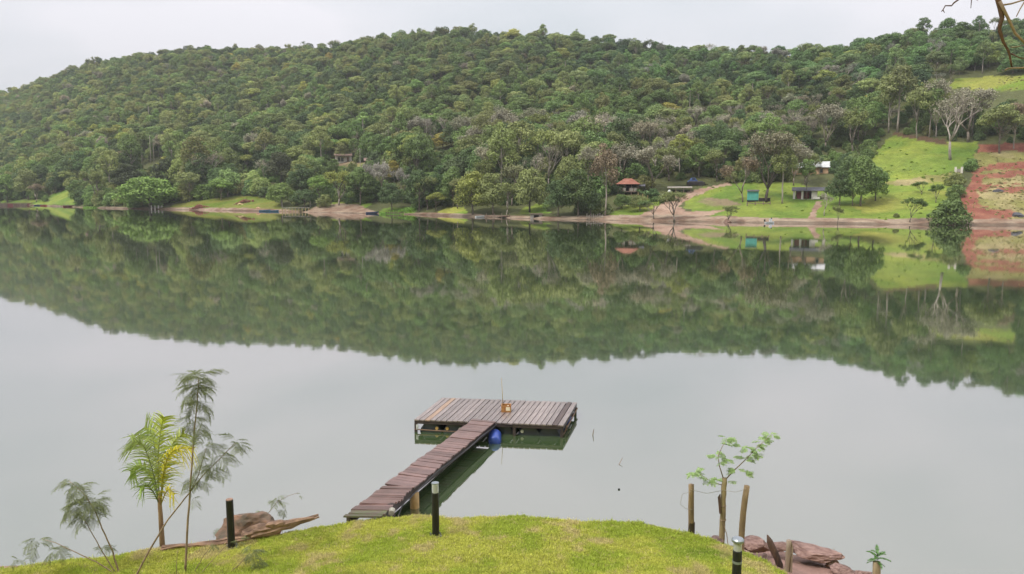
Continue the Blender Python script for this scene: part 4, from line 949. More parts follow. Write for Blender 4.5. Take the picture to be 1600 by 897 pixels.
MB().tube([pw_[1] + Vector((.06, 0, -.1)), pw_[4] + Vector((.055, .01, .1)), pw_[6] + Vector((.03, 0, -.02))], [.02, .02, .008], 7, rough=.25).build('splinter', grey_wood, rw)
wire_m = surf('wire', (.30, .27, .25), .5, .3, 5)
def wire(pp, label):
    o = Vector(pp[0]); MB_ = MB().tube([Vector(p) - o for p in pp], .0035, 4)
    tag(MB_.build('fence_wire', wire_m, None, o), label, 'wire')
wire([at(1079, 765, 11.65), at(1104, 771, 11.6), at(1131, 766, 11.56), at(1150, 769, 11.4), at(1165, 764, 11.3)], 'thin slack wire strung between the tops of the fence posts')
wire([at(1080, 768, 11.64), at(1066, 772, 11.6), at(1063, 788, 11.6), at(1072, 795, 11.6), at(1082, 796, 11.65)], 'loose curl of wire hanging left of the leftmost fence post')
# ---------------------------------------------------------------- near plants
def comp_leaf(name, seed, ln, npair, pl, nl, lw, ll, m, droop=.5, pdroop=.5):
    """twice-pinnate leaf along +x: pinnae in pairs on a rachis that bends down"""
    g = np.random.default_rng(seed); V = []; Q = []
    def strip(a, b, w_, n_=np.array([0, 0, 1.0])):
        d = b - a; s = np.cross(d, n_); s = s / (np.linalg.norm(s) + 1e-9) * w_; k = len(V); V.extend([a - s, a + s, b + s * .6, b - s * .6]); Q.append((k, k + 1, k + 2, k + 3))
    def rp_(t): return np.array([ln * t * (1 - .18 * droop * t), 0, -droop * ln * t * t * .6])
    for i in range(5): strip(rp_(i / 5), rp_((i + 1) / 5), .0022)
    for i in range(npair):
        t = .25 + .75 * (i + .5) / npair; p = rp_(t); L = pl * (1 - .35 * abs(t - .55)) * g.uniform(.85, 1.1)
        for s in (-1, 1):
            d = np.array([.55, s * .85, .1]) + g.normal(size=3) * .12; d /= np.linalg.norm(d); prev = p
            for j in range(nl):
                u = (j + 1) / nl; q = p + d * L * u + np.array([0, 0, -pdroop * L * u * u]); dd = (q - prev) / np.linalg.norm(q - prev)
                sd_ = np.cross(dd, [0, 0, 1.0]); sd_ /= np.linalg.norm(sd_) + 1e-9
                for s2 in (-1, 1):
                    e = q + sd_ * s2 * ll + dd * ll * .45 + np.array([0, 0, -.25 * ll]) + g.normal(size=3) * .0012; k = len(V); h = dd * lw
                    V.extend([q - h * .4, q + h * .4, e + h * .5, e - h * .5]); Q.append((k, k + 1, k + 2, k + 3))
                prev = q
    return mesh_np(name, np.array(V), np.array(Q), mats=[m], lv=g.random(len(Q)))
leu_m = leafmat('feathery_leaf', (0.165, 0.19, 0.075), .3); yng_m = leafmat('young_leaf', (0.36, 0.50, 0.20), .4)
stem_m = surf('stem', (0.27, 0.19, 0.135), .75, .35, 12); trunk_m = surf('pole_bark', (0.36, 0.28, 0.17), .8, .4, 7, col2=(.2, .15, .09), stretch=(1, 1, .3), bump=.5, bscale=14)
LEU = [comp_leaf('leaf', 40 + i, .24, 7, .115, 12, .0055, .0115, leu_m, droop=.55 + .12 * i, pdroop=.7) for i in range(4)]
YNG = [comp_leaf('leaf', 60 + i, .15, 6, .07, 7, .009, .012, yng_m, droop=.3 + .15 * i, pdroop=.4) for i in range(3)]
def put_leaf(me, parent, O, p, d, s=1.0, roll=0.0):
    d = Vector(d).normalized(); o = link('leaf', me, parent, Vector(p) - O)
    q = d.to_track_quat('X', 'Z'); o.rotation_mode = 'QUATERNION'
    from mathutils import Quaternion
    o.rotation_quaternion = q @ Quaternion((1, 0, 0), roll); o.scale = (s, s, s); return o
def plant(name, label, cat, base, stems, clumps, leaves, lsize=1.0, stemmat=None, seed=1):
    """stems: pixel polylines at a depth; clumps: px, py, depth, number of leaves, spread up, size"""
    g = random.Random(seed); r = thing(name, label, cat, base); O = Vector(base)
    for pl, r0, r1 in stems:
        P = [at(a, b, y) if not isinstance(a, Vector) else a for (a, b, y) in pl]; n = len(P)
        pts = []
        for i in range(n - 1):
            for k in range(4): pts.append(P[i].lerp(P[i + 1], k / 4) + Vector((g.uniform(-.004, .004), g.uniform(-.004, .004), 0)))
        pts.append(P[-1]); m_ = len(pts)
        MB().tube([p - O for p in pts], [r0 + (r1 - r0) * i / (m_ - 1) for i in range(m_)], 7).build('stem', stemmat or stem_m, r, smooth=True)
    for px, py, Y, n, up, sz, bias in clumps:
        c = at(px, py, Y); a0 = g.uniform(0, 6.28)
        n = int(n * 2.1 + .5)
        for i in range(n):
            a = a0 + i * 2.4 + g.uniform(-.3, .3); d = Vector((math.cos(a) + bias, math.sin(a) * .9, up + g.uniform(-.7, .45)))
            put_leaf(leaves[g.randrange(len(leaves))], r, O, c + Vector((g.uniform(-.025, .025), g.uniform(-.03, .03), g.uniform(-.05, .05))), d, sz * lsize * g.uniform(.6, 1.1), g.uniform(-.5, .5))
    return r
g0 = npt(290, 894); Yp = g0.y
plant('feathery_sapling', 'tall feathery-leaved sapling rising in front of the water beside the palm', 'sapling', Vector((g0.x, g0.y, g0.z - .03)),
      [([(289, 905, Yp), (294, 810, Yp), (299, 735, Yp), (304, 670, Yp), (309, 615, Yp), (311, 588, Yp)], .017, .005),
       ([(205, 915, Yp - .1), (232, 862, Yp - .05), (262, 812, Yp), (288, 780, Yp), (318, 742, Yp + .05), (345, 715, Yp + .1), (368, 692, Yp + .15)], .015, .004),
       ([(297, 770, Yp), (310, 742, Yp + .05), (322, 700, Yp + .1)], .008, .004)],
      [(310, 590, Yp, 9, .45, 1.15, 0), (309, 606, Yp, 8, .15, 1.15, 0), (308, 628, Yp, 6, .1, 1.0, 0), (305, 655, Yp, 5, .1, .95, .1), (316, 668, Yp, 3, .1, .9, .3), (298, 662, Yp, 2, .1, .9, -.6), (322, 698, Yp + .1, 4, .1, .95, .2), (316, 722, Yp, 3, .0, .9, .3),
       (345, 715, Yp + .1, 4, .2, .9, .3), (368, 694, Yp + .15, 5, .45, .9, .6), (332, 735, Yp, 4, .0, .9, .1), (300, 745, Yp, 3, .0, .9, -.3), (318, 750, Yp, 3, -.1, .8, .3), (306, 775, Yp, 1, -.2, .7, .5)], LEU, 1.0, seed=3)
g1 = npt(188, 894); Y1 = g1.y
plant('feathery_shrub', 'low feathery-leaved shrub with bent stems at the lower left corner', 'shrub', Vector((g1.x, g1.y, g1.z - .03)),
      [([(188, 905, Y1), (176, 862, Y1), (160, 826, Y1), (147, 795, Y1), (130, 770, Y1), (108, 752, Y1)], .013, .004), ([(184, 900, Y1), (160, 862, Y1), (142, 830, Y1), (128, 806, Y1)], .009, .004), ([(182, 897, Y1), (150, 878, Y1), (118, 863, Y1), (86, 848, Y1), (66, 842, Y1 + .05)], .010, .003)],
      [(108, 754, Y1, 4, .3, .95, -.3), (122, 766, Y1, 5, .2, 1.1, -.2), (140, 785, Y1, 6, .1, 1.1, .1), (118, 790, Y1, 6, .0, 1.1, -.3), (135, 803, Y1, 5, -.1, 1.0, 0), (150, 780, Y1, 4, .2, .9, .5), (60, 846, Y1, 4, .1, .9, -.3), (88, 858, Y1, 4, -.2, .9, 0), (160, 858, Y1, 3, .2, .7, .4), (20, 874, Y1 + .1, 2, 0, .6, 0)], LEU, .95, seed=5)
g2 = npt(312, 896); Y2 = g2.y
plant('feathery_seedling', 'sprawling feathery seedling stems on the grass in front of the headless bollard', 'seedling', Vector((g2.x, g2.y, g2.z - .03)),
      [([(300, 902, Y2), (316, 872, Y2), (332, 850, Y2)], .006, .003), ([(308, 902, Y2), (335, 872, Y2), (356, 850, Y2 + .1)], .006, .003), ([(352, 900, Y2), (372, 884, Y2), (392, 862, Y2)], .006, .003), ([(276, 900, Y2), (277, 858, Y2)], .005, .002)],
      [(392, 864, Y2, 6, .1, .85, .2), (402, 876, Y2, 4, -.2, .8, .2), (332, 850, Y2, 2, .1, .6, 0), (376, 846, Y2 + .2, 2, .2, .5, 0)], LEU, .9, seed=9)
g3 = npt(395, 838); Y3 = g3.y - .02
plant('feathery_seedling', 'feathery seedling growing between the brown boulder and the driftwood log', 'seedling', Vector((g3.x, g3.y, g3.z - .1)),
      [([(395, 845, Y3), (412, 812, Y3), (432, 785, Y3), (450, 775, Y3), (466, 770, Y3)], .006, .003), ([(395, 845, Y3), (402, 815, Y3), (404, 800, Y3)], .005, .003), ([(380, 850, Y3), (352, 835, Y3 - .2), (345, 825, Y3 - .2)], .004, .002)],
      [(432, 782, Y3, 5, .2, .8, 0), (440, 796, Y3, 3, -.2, .7, 0), (468, 771, Y3, 1, 0, .5, 0), (405, 803, Y3, 5, .1, .8, 0), (412, 815, Y3, 4, 0, .8, 0), (345, 826, Y3 - .2, 3, 0, .7, 0), (360, 832, Y3 - .3, 3, 0, .6, 0)], LEU, .9, seed=11)
# live stake with young shoots
b = at(1128, 844, 11.6); Yq = 11.6
plant('leafy_stake', 'cut stake sprouting light green leafy shoots between two fence posts', 'sapling', Vector((b.x, b.y, float(NG(b.x, b.y)) - .2)),
      [([(1127, 852, Yq), (1129, 815, Yq), (1130, 780, Yq), (1132, 747, Yq)], .048, .040)], [], YNG, stemmat=trunk_m)
lsr = bpy.data.objects[[o.name for o in bpy.data.objects if o.name.startswith('leafy_stake')][-1]]
def shoots():
    g = random.Random(17); O = Vector(lsr.location); Y = Yq
    for pl, r0 in (([(1131, 750), (1124, 728), (1122, 712), (1130, 695), (1136, 684)], .009), ([(1133, 750), (1147, 735), (1163, 720), (1182, 700), (1206, 679)], .010), ([(1128, 758), (1110, 752), (1096, 742), (1086, 738)], .008)):
        P = [at(a, b_, Y) for a, b_ in pl]; MB().tube([p - O for p in P], [r0 * (1 - .7 * i / (len(P) - 1)) for i in range(len(P))], 6).build('shoot', stem_m, lsr, smooth=True)
    for px, py, n, sz, bx in ((1136, 684, 5, 1, 0), (1141, 697, 3, 1, .3), (1120, 713, 3, .9, -.5), (1126, 722, 4, .9, 0), (1134, 718, 2, .9, .3), (1150, 733, 4, .95, .2), (1162, 738, 3, .9, .4), (1164, 718, 4, 1, 0), (1175, 710, 4, 1, 0), (1184, 700, 4, 1, .2), (1190, 690, 4, 1, 0), (1205, 680, 4, .9, .5), (1168, 700, 3, .9, -.2), (1094, 742, 4, .9, -.3), (1088, 738, 3, 1, -.4), (1106, 750, 4, .9, 0), (1120, 752, 3, .8, 0), (1140, 752, 1, .7, .5)):
        for i in range(n + 2):
            a = g.uniform(0, 6.28); put_leaf(YNG[g.randrange(3)], lsr, O, at(px, py, Y), (math.cos(a) + bx, math.sin(a), g.uniform(-.1, .7)), sz * g.uniform(.75, 1.05), g.uniform(-.4, .4))
    MB().tube([at(1126, 800, Y) - O + Vector((-.02, -.05, 0)), at(1122, 775, Y) - O + Vector((0, -.05, 0)), at(1124, 770, Y) - O + Vector((.0, -.05, 0))], [.02, .02, .006], 6, rough=.2).build('broken_stub', char, lsr)
    for py in (790, 812): MB().lathe([(.049, -.012), (.053, 0), (.049, .012)], at(1129.5, py, Y) - O, 12).build('rope_tie', stem_m, lsr)
    MB().tube([at(1127, 812, Y) - O + Vector((0, -.05, 0)), at(1133, 832, Y) - O + Vector((.01, -.055, 0)), at(1136, 848, Y) - O + Vector((0, -.05, 0))], .006, 5).build('rope_end', stem_m, lsr)
shoots()
# leafy stump at the lower right corner
broad_m = leafmat('broad_leaf', (0.10, 0.22, 0.05), .25)
def leafy_stump():
    b = at(1370, 900, 10.9); z = float(NG(b.x, b.y)); r = thing('leafy_stump', 'short stump with dark green toothed leaves at the lower right corner', 'stump', (b.x, b.y, min(z, 0.2) - .3)); O = Vector(r.location)
    t = at(1370, 878, 10.9); MB().tube([Vector((0, 0, 0)), (t - O) * .6 + Vector((.01, 0, 0)), t - O], [.07, .06, .055], 10, rough=.08).build('stump', trunk_m, r, smooth=True)
    V = []; Q = []; n = 7
    for i in range(n):
        u0, u1 = i / n, (i + 1) / n
        for s in (-1, 1):
            w0 = .032 * math.sin(math.pi * (u0 * .85 + .1)); w1 = .045 * math.sin(math.pi * (u1 * .85 + .1)); k = len(V)
            V += [(.16 * u0, 0, -.05 * u0 * u0), (.16 * u1, 0, -.05 * u1 * u1), (.16 * u1, s * w1 * .6, -.05 * u1 * u1 + .01), (.16 * u0 + .01, s * w0, -.05 * u0 * u0 + .012)]; Q.append((k, k + 1, k + 2, k + 3))
    me = mesh_np('leaf', np.array(V), np.array(Q), mats=[broad_m], lv=np.random.default_rng(2).random(len(Q))); g = random.Random(3)
    for i in range(13):
        a = i * 2.4; put_leaf(me, r, O, t + Vector((0, 0, .0 + .01 * i)), (math.cos(a), math.sin(a) * .8, -.3 + i * .11), g.uniform(.8, 1.15), g.uniform(-.4, .4))
leafy_stump()
# young palm
def palm():
    b = npt(254, 858); Y = b.y; O = Vector((b.x, b.y, b.z - .08)); r = thing('young_palm', 'young palm with green and yellowing fronds at the water edge', 'palm', O); g = random.Random(8)
    fib = surf('palm_fibre', (0.34, 0.235, 0.12), .8, .45, 5, col2=(.17, .11, .06), stretch=(1, 1, .4), bump=.6, bscale=16)
    MB().tube([Vector((0, 0, 0)), at(253, 840, Y) - O, at(251, 805, Y) - O, at(249, 782, Y) - O, at(249, 768, Y) - O], [.052, .043, .036, .033, .026], 12, rough=.06).build('trunk', fib, r, smooth=True)
    gm = leafmat('palm_green', (0.30, 0.42, 0.09), .35); ym = leafmat('palm_yellow', (0.62, 0.55, 0.05), .35); lm = leafmat('palm_lime', (0.48, 0.54, 0.08), .35); pm = leafmat('palm_pale', (0.40, 0.49, 0.17), .35)
    def frond(pl, m, ln, hang, spread, nn=40, y1=0.0, seed=1):
        g = random.Random(seed); P = [at(a, b_, Y + y1 * i / (len(pl) - 1)) - O for i, (a, b_) in enumerate(pl)]
        def ev(t):
            s = t * (len(P) - 1); i = min(int(s), len(P) - 2); f = s - i; p0 = P[max(i - 1, 0)]; p1, p2 = P[i], P[i + 1]; p3 = P[min(i + 2, len(P) - 1)]
            return .5 * ((2 * p1) + (p2 - p0) * f + (2 * p0 - 5 * p1 + 4 * p2 - p3) * f * f + (3 * p1 - p0 - 3 * p2 + p3) * f ** 3)
        mb = MB().tube([ev(k / 14) for k in range(15)], [.012 - .009 * k / 14 for k in range(15)], 5); fr = mb.build('frond', m, r)
        V = []; Q = []
        for k in range(nn):
            t = .18 + .82 * k / (nn - 1); p = ev(t); d = (ev(min(1, t + .02)) - ev(t - .02)).normalized(); side = d.cross(Vector((0, -1, .25))).normalized()
            for s in (-1, 1):
                L = ln * (.45 + .55 * math.sin(math.pi * (.15 + .75 * t))) * g.uniform(.75, 1.1); dirv = (side * s * spread + d * g.uniform(.45, .8) + Vector((0, g.uniform(-.45, .45), g.uniform(-.1, .25)))).normalized(); prev = p; w_ = .0085; pr = None
                wv = dirv.cross(Vector((0, 1, .2))).normalized()
                for j in range(4):
                    u = (j + 1) / 4; q = p + dirv * L * u + Vector((0, 0, -hang * L * u * u)); ww = w_ * (1 - .75 * u * u); k0 = len(V)
                    if pr is None: V += [tuple(prev - wv * w_), tuple(prev + wv * w_)]; a_ = k0; k0 += 2
                    else: a_ = pr
                    V += [tuple(q + wv * ww), tuple(q - wv * ww)]; Q.append((a_, a_ + 1, k0, k0 + 1) if pr is None else (a_ + 1, a_, k0, k0 + 1)); pr = k0; prev = q
        me = mesh_np('leaflets', np.array(V), np.array(Q), mats=[m], lv=np.repeat(np.random.default_rng(seed).random(len(Q) // 4), 4)); link('leaflets', me, fr)
    frond([(250, 790), (246, 745), (242, 705), (238, 680), (226, 668)], pm, .60, .35, 1.0, 48, .3, 1)
    frond([(250, 788), (247, 740), (248, 700), (252, 668), (256, 652)], lm, .40, .35, .9, 46, .1, 2)
    frond([(250, 789), (242, 750), (232, 715), (222, 694), (208, 690)], pm, .42, .45, .9, 40, -.2, 8)
    frond([(251, 788), (254, 748), (262, 716), (276, 702), (300, 702)], ym, .34, .9, .7, 40, -.2, 3)
    frond([(251, 788), (256, 750), (262, 715), (272, 690), (288, 678)], lm, .40, .5, .9, 42, .4, 4)
    frond([(249, 790), (240, 755), (228, 735), (214, 728), (204, 736)], gm, .34, .5, .8, 36, .2, 5)
    frond([(250, 790), (240, 770), (230, 758), (220, 762)], gm, .30, .5, .8, 20, -.3, 6)
    frond([(251, 790), (258, 772), (264, 765), (272, 772)], ym, .26, .7, .8, 16, -.3, 7)
palm()
# bare branch hanging into the upper right corner, from a tree that stands beside the camera
def overhang():
    br = surf('branch_bark', (0.12, 0.06, 0.035), .75, .5, 7, col2=(.05, .025, .018), bump=.4); pale = surf('branch_pale', (0.24, 0.165, 0.12), .75, .35, 8, bump=.3); Y = 5.2; bx = Vector((5.6, 4.6, float(NG(5.6, 4.6)) - .2))
    r = thing('overhanging_tree', 'bare branch hanging into the upper right corner of the picture', 'tree', bx); O = bx
    top = at(1640, -330, Y)
    MB().tube([Vector((0, 0, 0)), Vector((.05, 0, 1.5)), Vector((-.05, .05, 3)), Vector((-.3, .1, 4.4)), top - O + Vector((.5, 0, .1))], [.17, .14, .12, .10, .07], 10, rough=.06).build('trunk', br, r, smooth=True)
    def b_(pl, r0, r1, m, name='branch', Yy=Y, first=None):
        P = [at(a, b, Yy) - O for a, b in pl]
        if first is not None: P = [first - O] + P
        n = len(P); MB().tube(P, [r0 + (r1 - r0) * i / (n - 1) for i in range(n)], 8 if r0 > .008 else 5, rough=.1).build(name, m, r, smooth=True)
    top2 = top + Vector((.5, 0, .1))
    b_([(1590, -250), (1566, -90), (1557, -10), (1563, 12), (1566, 28), (1562, 40), (1562, 48), (1568, 66), (1576, 80), (1579, 94), (1581, 105)], .022, .005, br, first=top2)
    b_([(1562, 2), (1570, 18), (1577, 32), (1586, 52), (1600, 66), (1640, 92)], .011, .007, pale, Yy=Y - .02)
    b_([(1566, 8), (1580, 6), (1596, 1), (1625, -4)], .006, .005, pale)
    b_([(1600, 4), (1594, 14), (1588, 26)], .005, .003, pale); b_([(1615, -10), (1600, 4)], .006, .005, pale)
    b_([(1570, 110), (1574, 107), (1586, 106), (1602, 106), (1640, 104)], .004, .006, pale, 'twig'); b_([(1579, 74), (1590, 73), (1602, 70)], .004, .003, pale, 'twig')
    b_([(1580, 84), (1592, 90), (1604, 93)], .005, .003, br, 'twig')
    b_([(1530, -60), (1510, -12), (1497, 0), (1490, 5), (1487, 9), (1477, 9), (1473, 16), (1471, 18)], .007, .003, br, 'twig', first=at(1566, -90, Y)); b_([(1473, 15), (1476, 20)], .004, .002, br, 'twig')
    b_([(1519, -30), (1518, 0), (1517, 13)], .004, .002, br, 'twig'); b_([(1530, -30), (1527, 1), (1524, -3)], .003, .002, br, 'twig')
    b_([(1519, -30), (1530, -60)], .004, .004, br, 'twig')
overhang()
# flotsam
def stick(px, py, L, ang, rz, label, r0=.008):
    e = at(px, py, 1.0); k = CZ / (CZ - e.z); p = Vector((e.x * k, k, 0)); d = Vector((math.cos(rz) * math.cos(ang), math.sin(rz) * math.cos(ang), math.sin(ang))) * L
    tag(MB().tube([-d * .3, d * .3 + Vector((.004, 0, .004)), d], [r0, r0 * .9, r0 * .6], 6).build('floating_stick', stem_m, None, p), label, 'stick')
stick(967, 726, .22, .5, 1.0, 'short stick poking out of the water beyond the gangway at right', .008); stick(926, 680, .16, 1.4, 0, 'tiny upright stub in the water right of the platform', .012)
stick(1297, 868, .16, .7, .6, 'thin twig sticking out of the water beside the muddy bank', .005)
e_ = at(967, 765, 1.0); k_ = CZ / (CZ - e_.z); rock(Vector((e_.x * k_, k_, .01)), (.028, .028, .02), 21, blk, 'small dark float bobbing on the water below the floating stick', name='float', cat='float')
# ---------------------------------------------------------------- buildings, boats and jetties on the far bank
def far(name, label, cat, px, py, group=None, turn=0.0, z=None, off=None):
    p = gpt(px, py) if off is None else wpt(px, off)
    if z is not None:
        e = at(px, py, 1.0); k = (CZ - z) / (CZ - e.z); p = Vector((e.x * k, k, z))
    s = proj(*p)[2] / F
    return tag(thing(name, label, cat, p, -math.atan2(p.x, p.y) + turn, group), kind='thing'), s
M_ = {k: surf(k, c, r, .25, sc_, c2, bump=b) for k, c, r, sc_, c2, b in (
    ('white_wall', (.72, .69, .63), .8, .8, (.55, .50, .44), 0), ('tan_wall', (.58, .38, .23), .8, .8, (.45, .28, .17), 0), ('slate_roof', (.115, .11, .125), .7, 1.2, (.06, .06, .07), .2),
    ('pale_roof', (.60, .61, .60), .5, .8, (.42, .42, .42), .1), ('red_tile', (.34, .15, .10), .8, 1.5, (.25, .09, .06), .3), ('dark_inside', (.03, .025, .022), .8, 1, None, 0), ('weathered_board', (.26, .19, .14), .8, 2, (.14, .10, .08), .2),
    ('grey_board', (.42, .38, .33), .8, 2, (.26, .23, .2), .2), ('teal_board', (.10, .42, .36), .6, 1.5, (.08, .33, .29), 0), ('blue_tarp', (.10, .16, .36), .5, 2, (.05, .09, .24), .2), ('boat_white', (.72, .73, .74), .35, 2, None, 0),
    ('boat_blue', (.07, .20, .30), .45, 2, (.04, .12, .2), 0), ('boat_navy', (.05, .07, .15), .45, 2, None, 0), ('boat_red', (.42, .07, .05), .45, 2, None, 0), ('yellow_post', (.52, .40, .20), .7, 3, (.35, .25, .12), 0), ('brick_red', (.34, .14, .10), .85, 4, (.22, .09, .07), .2),
    ('pink_roof', (.27, .18, .15), .8, 1.5, (.2, .13, .11), .2), ('brown_wall', (.24, .15, .11), .8, 1.5, (.15, .09, .07), 0), ('maroon', (.22, .06, .06), .7, 2, None, 0), ('glass_dark', (.03, .035, .045), .15, 2, None, 0))}
def bx(r, name, m, s, x0, x1, z0, z1, y0, y1, parent=None):
    """box in pixel units of this distance: x to the right, z up, y away (metres)"""
    return MB().box(((x0 + x1) / 2 * s, (y0 + y1) / 2, (z0 + z1) / 2 * s), ((x1 - x0) * s, y1 - y0, (z1 - z0) * s)).build(name, M_[m], parent or r)
def gable(r, name, m, x0, x1, z0, zr, y0, y1, th=.08, over=.3):
    """roof with the ridge along x, in metres"""
    ym = (y0 + y1) / 2; x0 -= over; x1 += over; a = y0 - over; b = y1 + over; k = over * (zr - z0) / (ym - y0)
    mb = MB()
    for (ya, za) in ((a, z0 - k), (b, z0 - k)):
        mb.add([(x0, ya, za), (x1, ya, za), (x1, ym, zr), (x0, ym, zr), (x0, ya, za + th), (x1, ya, za + th), (x1, ym, zr + th), (x0, ym, zr + th)], [(0, 1, 2, 3), (7, 6, 5, 4), (0, 4, 5, 1), (2, 6, 7, 3), (1, 5, 6, 2), (0, 3, 7, 4)])
    return mb.build(name, M_[m], r)
def pavilion():
    r, s = far('pavilion', 'open white-pillared pavilion with dark roof on the far lawn', 'pavilion', 1264, 312)
    bx(r, 'floor_slab', 'grey_board', s, -24, 28, -8, .5, 0, 4)
    for x in (-22, -10, 5, 24): bx(r, 'pillar', 'white_wall', s, x - 1.6, x + 1.6, .5, 14, .1, .1 + 3 * s); 
    for x in (-22, 24): bx(r, 'pillar', 'white_wall', s, x - 1.2, x + 1.2, .5, 14, 3.4, 3.7)
    bx(r, 'back_wall', 'brown_wall', s, -20, 4, .5, 13.5, 3.5, 3.65); bx(r, 'wall', 'white_wall', s, 6.7, 12, .5, 13.5, .15, .35); bx(r, 'bench', 'white_wall', s, 6, 16, .5, 4, -.6, -.2)
    bx(r, 'curtain', 'maroon', s, -18, -11.8, 1, 11, .8, .9); bx(r, 'curtain', 'maroon', s, -7, 0, 1, 11, 1.4, 1.5)
    gable(r, 'roof', 'slate_roof', -23 * s, 26 * s, 14 * s, 18.5 * s, 0, 3.9, .1, .4)
pavilion()
def tan_house():
    r, s = far('house', 'tan house with long pale metal roof behind the pavilion', 'house', 1266, 273)
    bx(r, 'wall', 'tan_wall', s, -28, 26, -6, 12, 0, 5); gable(r, 'roof', 'pale_roof', -28 * s, 26 * s, 12 * s, 20 * s, 0, 5, .08, .4)
    w = bx(r, 'window', 'glass_dark', s, 14, 18, 3, 9, -.03, .05); bx(r, 'sill', 'grey_board', s, 13.5, 18.5, 2.2, 3, -.1, .0, w)
    bx(r, 'door', 'brown_wall', s, -4, 0, 0, 10, -.03, .04)
    MB().lathe([(.55, 0), (.6, .1), (.6, .9), (.4, 1.15), (.15, 1.2)], (12 * s, -.75, 13.5 * s - .35), 14).build('water_tank', M_['boat_white'], r, smooth=True)
    MB().tube([(13 * s, -.2, 0), (13 * s, -.2, 28 * s)], .05, 6).build('mast', M_['grey_board'], r)
tan_house()
def hut():
    r, s = far('hut', 'small turquoise hut on a dark base left of the pavilion', 'hut', 1176, 316)
    bx(r, 'base', 'dark_inside', s, -8.5, 8.5, -1, 3, .1, 2); n = 8; w_ = 17 / n
    for i in range(n): bx(r, 'board', 'teal_board', s, -8.5 + i * w_ + .06, -8.5 + (i + 1) * w_ - .06, 3, 16.5, .0 + .01 * (i % 2), .08)
    bx(r, 'wall', 'teal_board', s, -8.4, 8.4, 3, 16.4, .09, 2); 
    mb = MB(); mb.add([(-9.5 * s, -.3, 16.6 * s), (9.5 * s, -.3, 16.6 * s), (9.5 * s, 2.3, 18.5 * s), (-9.5 * s, 2.3, 18.5 * s), (-9.5 * s, -.3, 17.2 * s), (9.5 * s, -.3, 17.2 * s), (9.5 * s, 2.3, 19.1 * s), (-9.5 * s, 2.3, 19.1 * s)], [(3, 2, 1, 0), (4, 5, 6, 7), (0, 1, 5, 4), (1, 2, 6, 5), (2, 3, 7, 6), (3, 0, 4, 7)]); mb.build('roof', M_['slate_roof'], r)
    r, s = far('low_wall', 'dark low wall right of the turquoise hut', 'wall', 1194, 315); bx(r, 'wall', 'dark_inside', s, -8, 9, -1, 5, 0, .3); bx(r, 'coping', 'weathered_board', s, -8.4, 9.4, 5, 5.6, -.05, .35)
    r, s = far('rail_fence', 'low wooden rail fence in front of the turquoise hut', 'fence', 1180, 321)
    for x in (-12, 0, 12, 22): bx(r, 'post', 'weathered_board', s, x - .7, x + .7, -3, 6, 0, .15)
    bx(r, 'rail', 'weathered_board', s, -13, 23, 2.6, 3.8, -.06, 0)
hut()
def red_house():
    r, s = far('stilt_house', 'open stilt house with red tiled hip roof on the slope', 'house', 981, 305); W, D = 32 * s, 4.0; zf, ze, zr = 6 * s, 17 * s, 26 * s
    MB().box((0, D / 2, zf - .1), (W, D, .2)).build('deck', M_['weathered_board'], r)
    for x in (-W / 2 + .1, -W / 6, W / 6, W / 2 - .1):
        for y in (.1, D - .1): MB().box((x, y, (ze - 1.5) / 2 - .05), (.16, .16, ze + 1.4)).build('post', M_['brown_wall'], r)
    MB().box((W * .12, D - .3, (zf + ze) / 2), (W * .7, .12, ze - zf - .05)).build('back_wall', M_['dark_inside'], r)
    for x0, x1 in ((-W / 2, -W * .1), (W * .05, W * .42)):
        n = 6
        for i in range(n): MB().box((x0 + (x1 - x0) * (i + .5) / n, .02, zf + .42), ((x1 - x0) / n - .03, .05, .8)).build('railing_board', M_['grey_board' if i % 3 else 'weathered_board'], r)
    o = .5; x, y0, y1 = W / 2 + o, -o, D + o; xr = W * .18; ym = D / 2
    MB().add([(-x, y0, ze), (x, y0, ze), (x, y1, ze), (-x, y1, ze), (-xr, ym, zr), (xr, ym, zr)], [(0, 1, 5, 4), (1, 2, 5), (2, 3, 4, 5), (3, 0, 4), (3, 2, 1, 0)]).build('roof', M_['red_tile'], r)
    gable(r, 'side_roof', 'slate_roof', W / 2 + .3, W / 2 + 1.6, ze - .5, ze, 0, D * .6, .06, .1)
red_house()
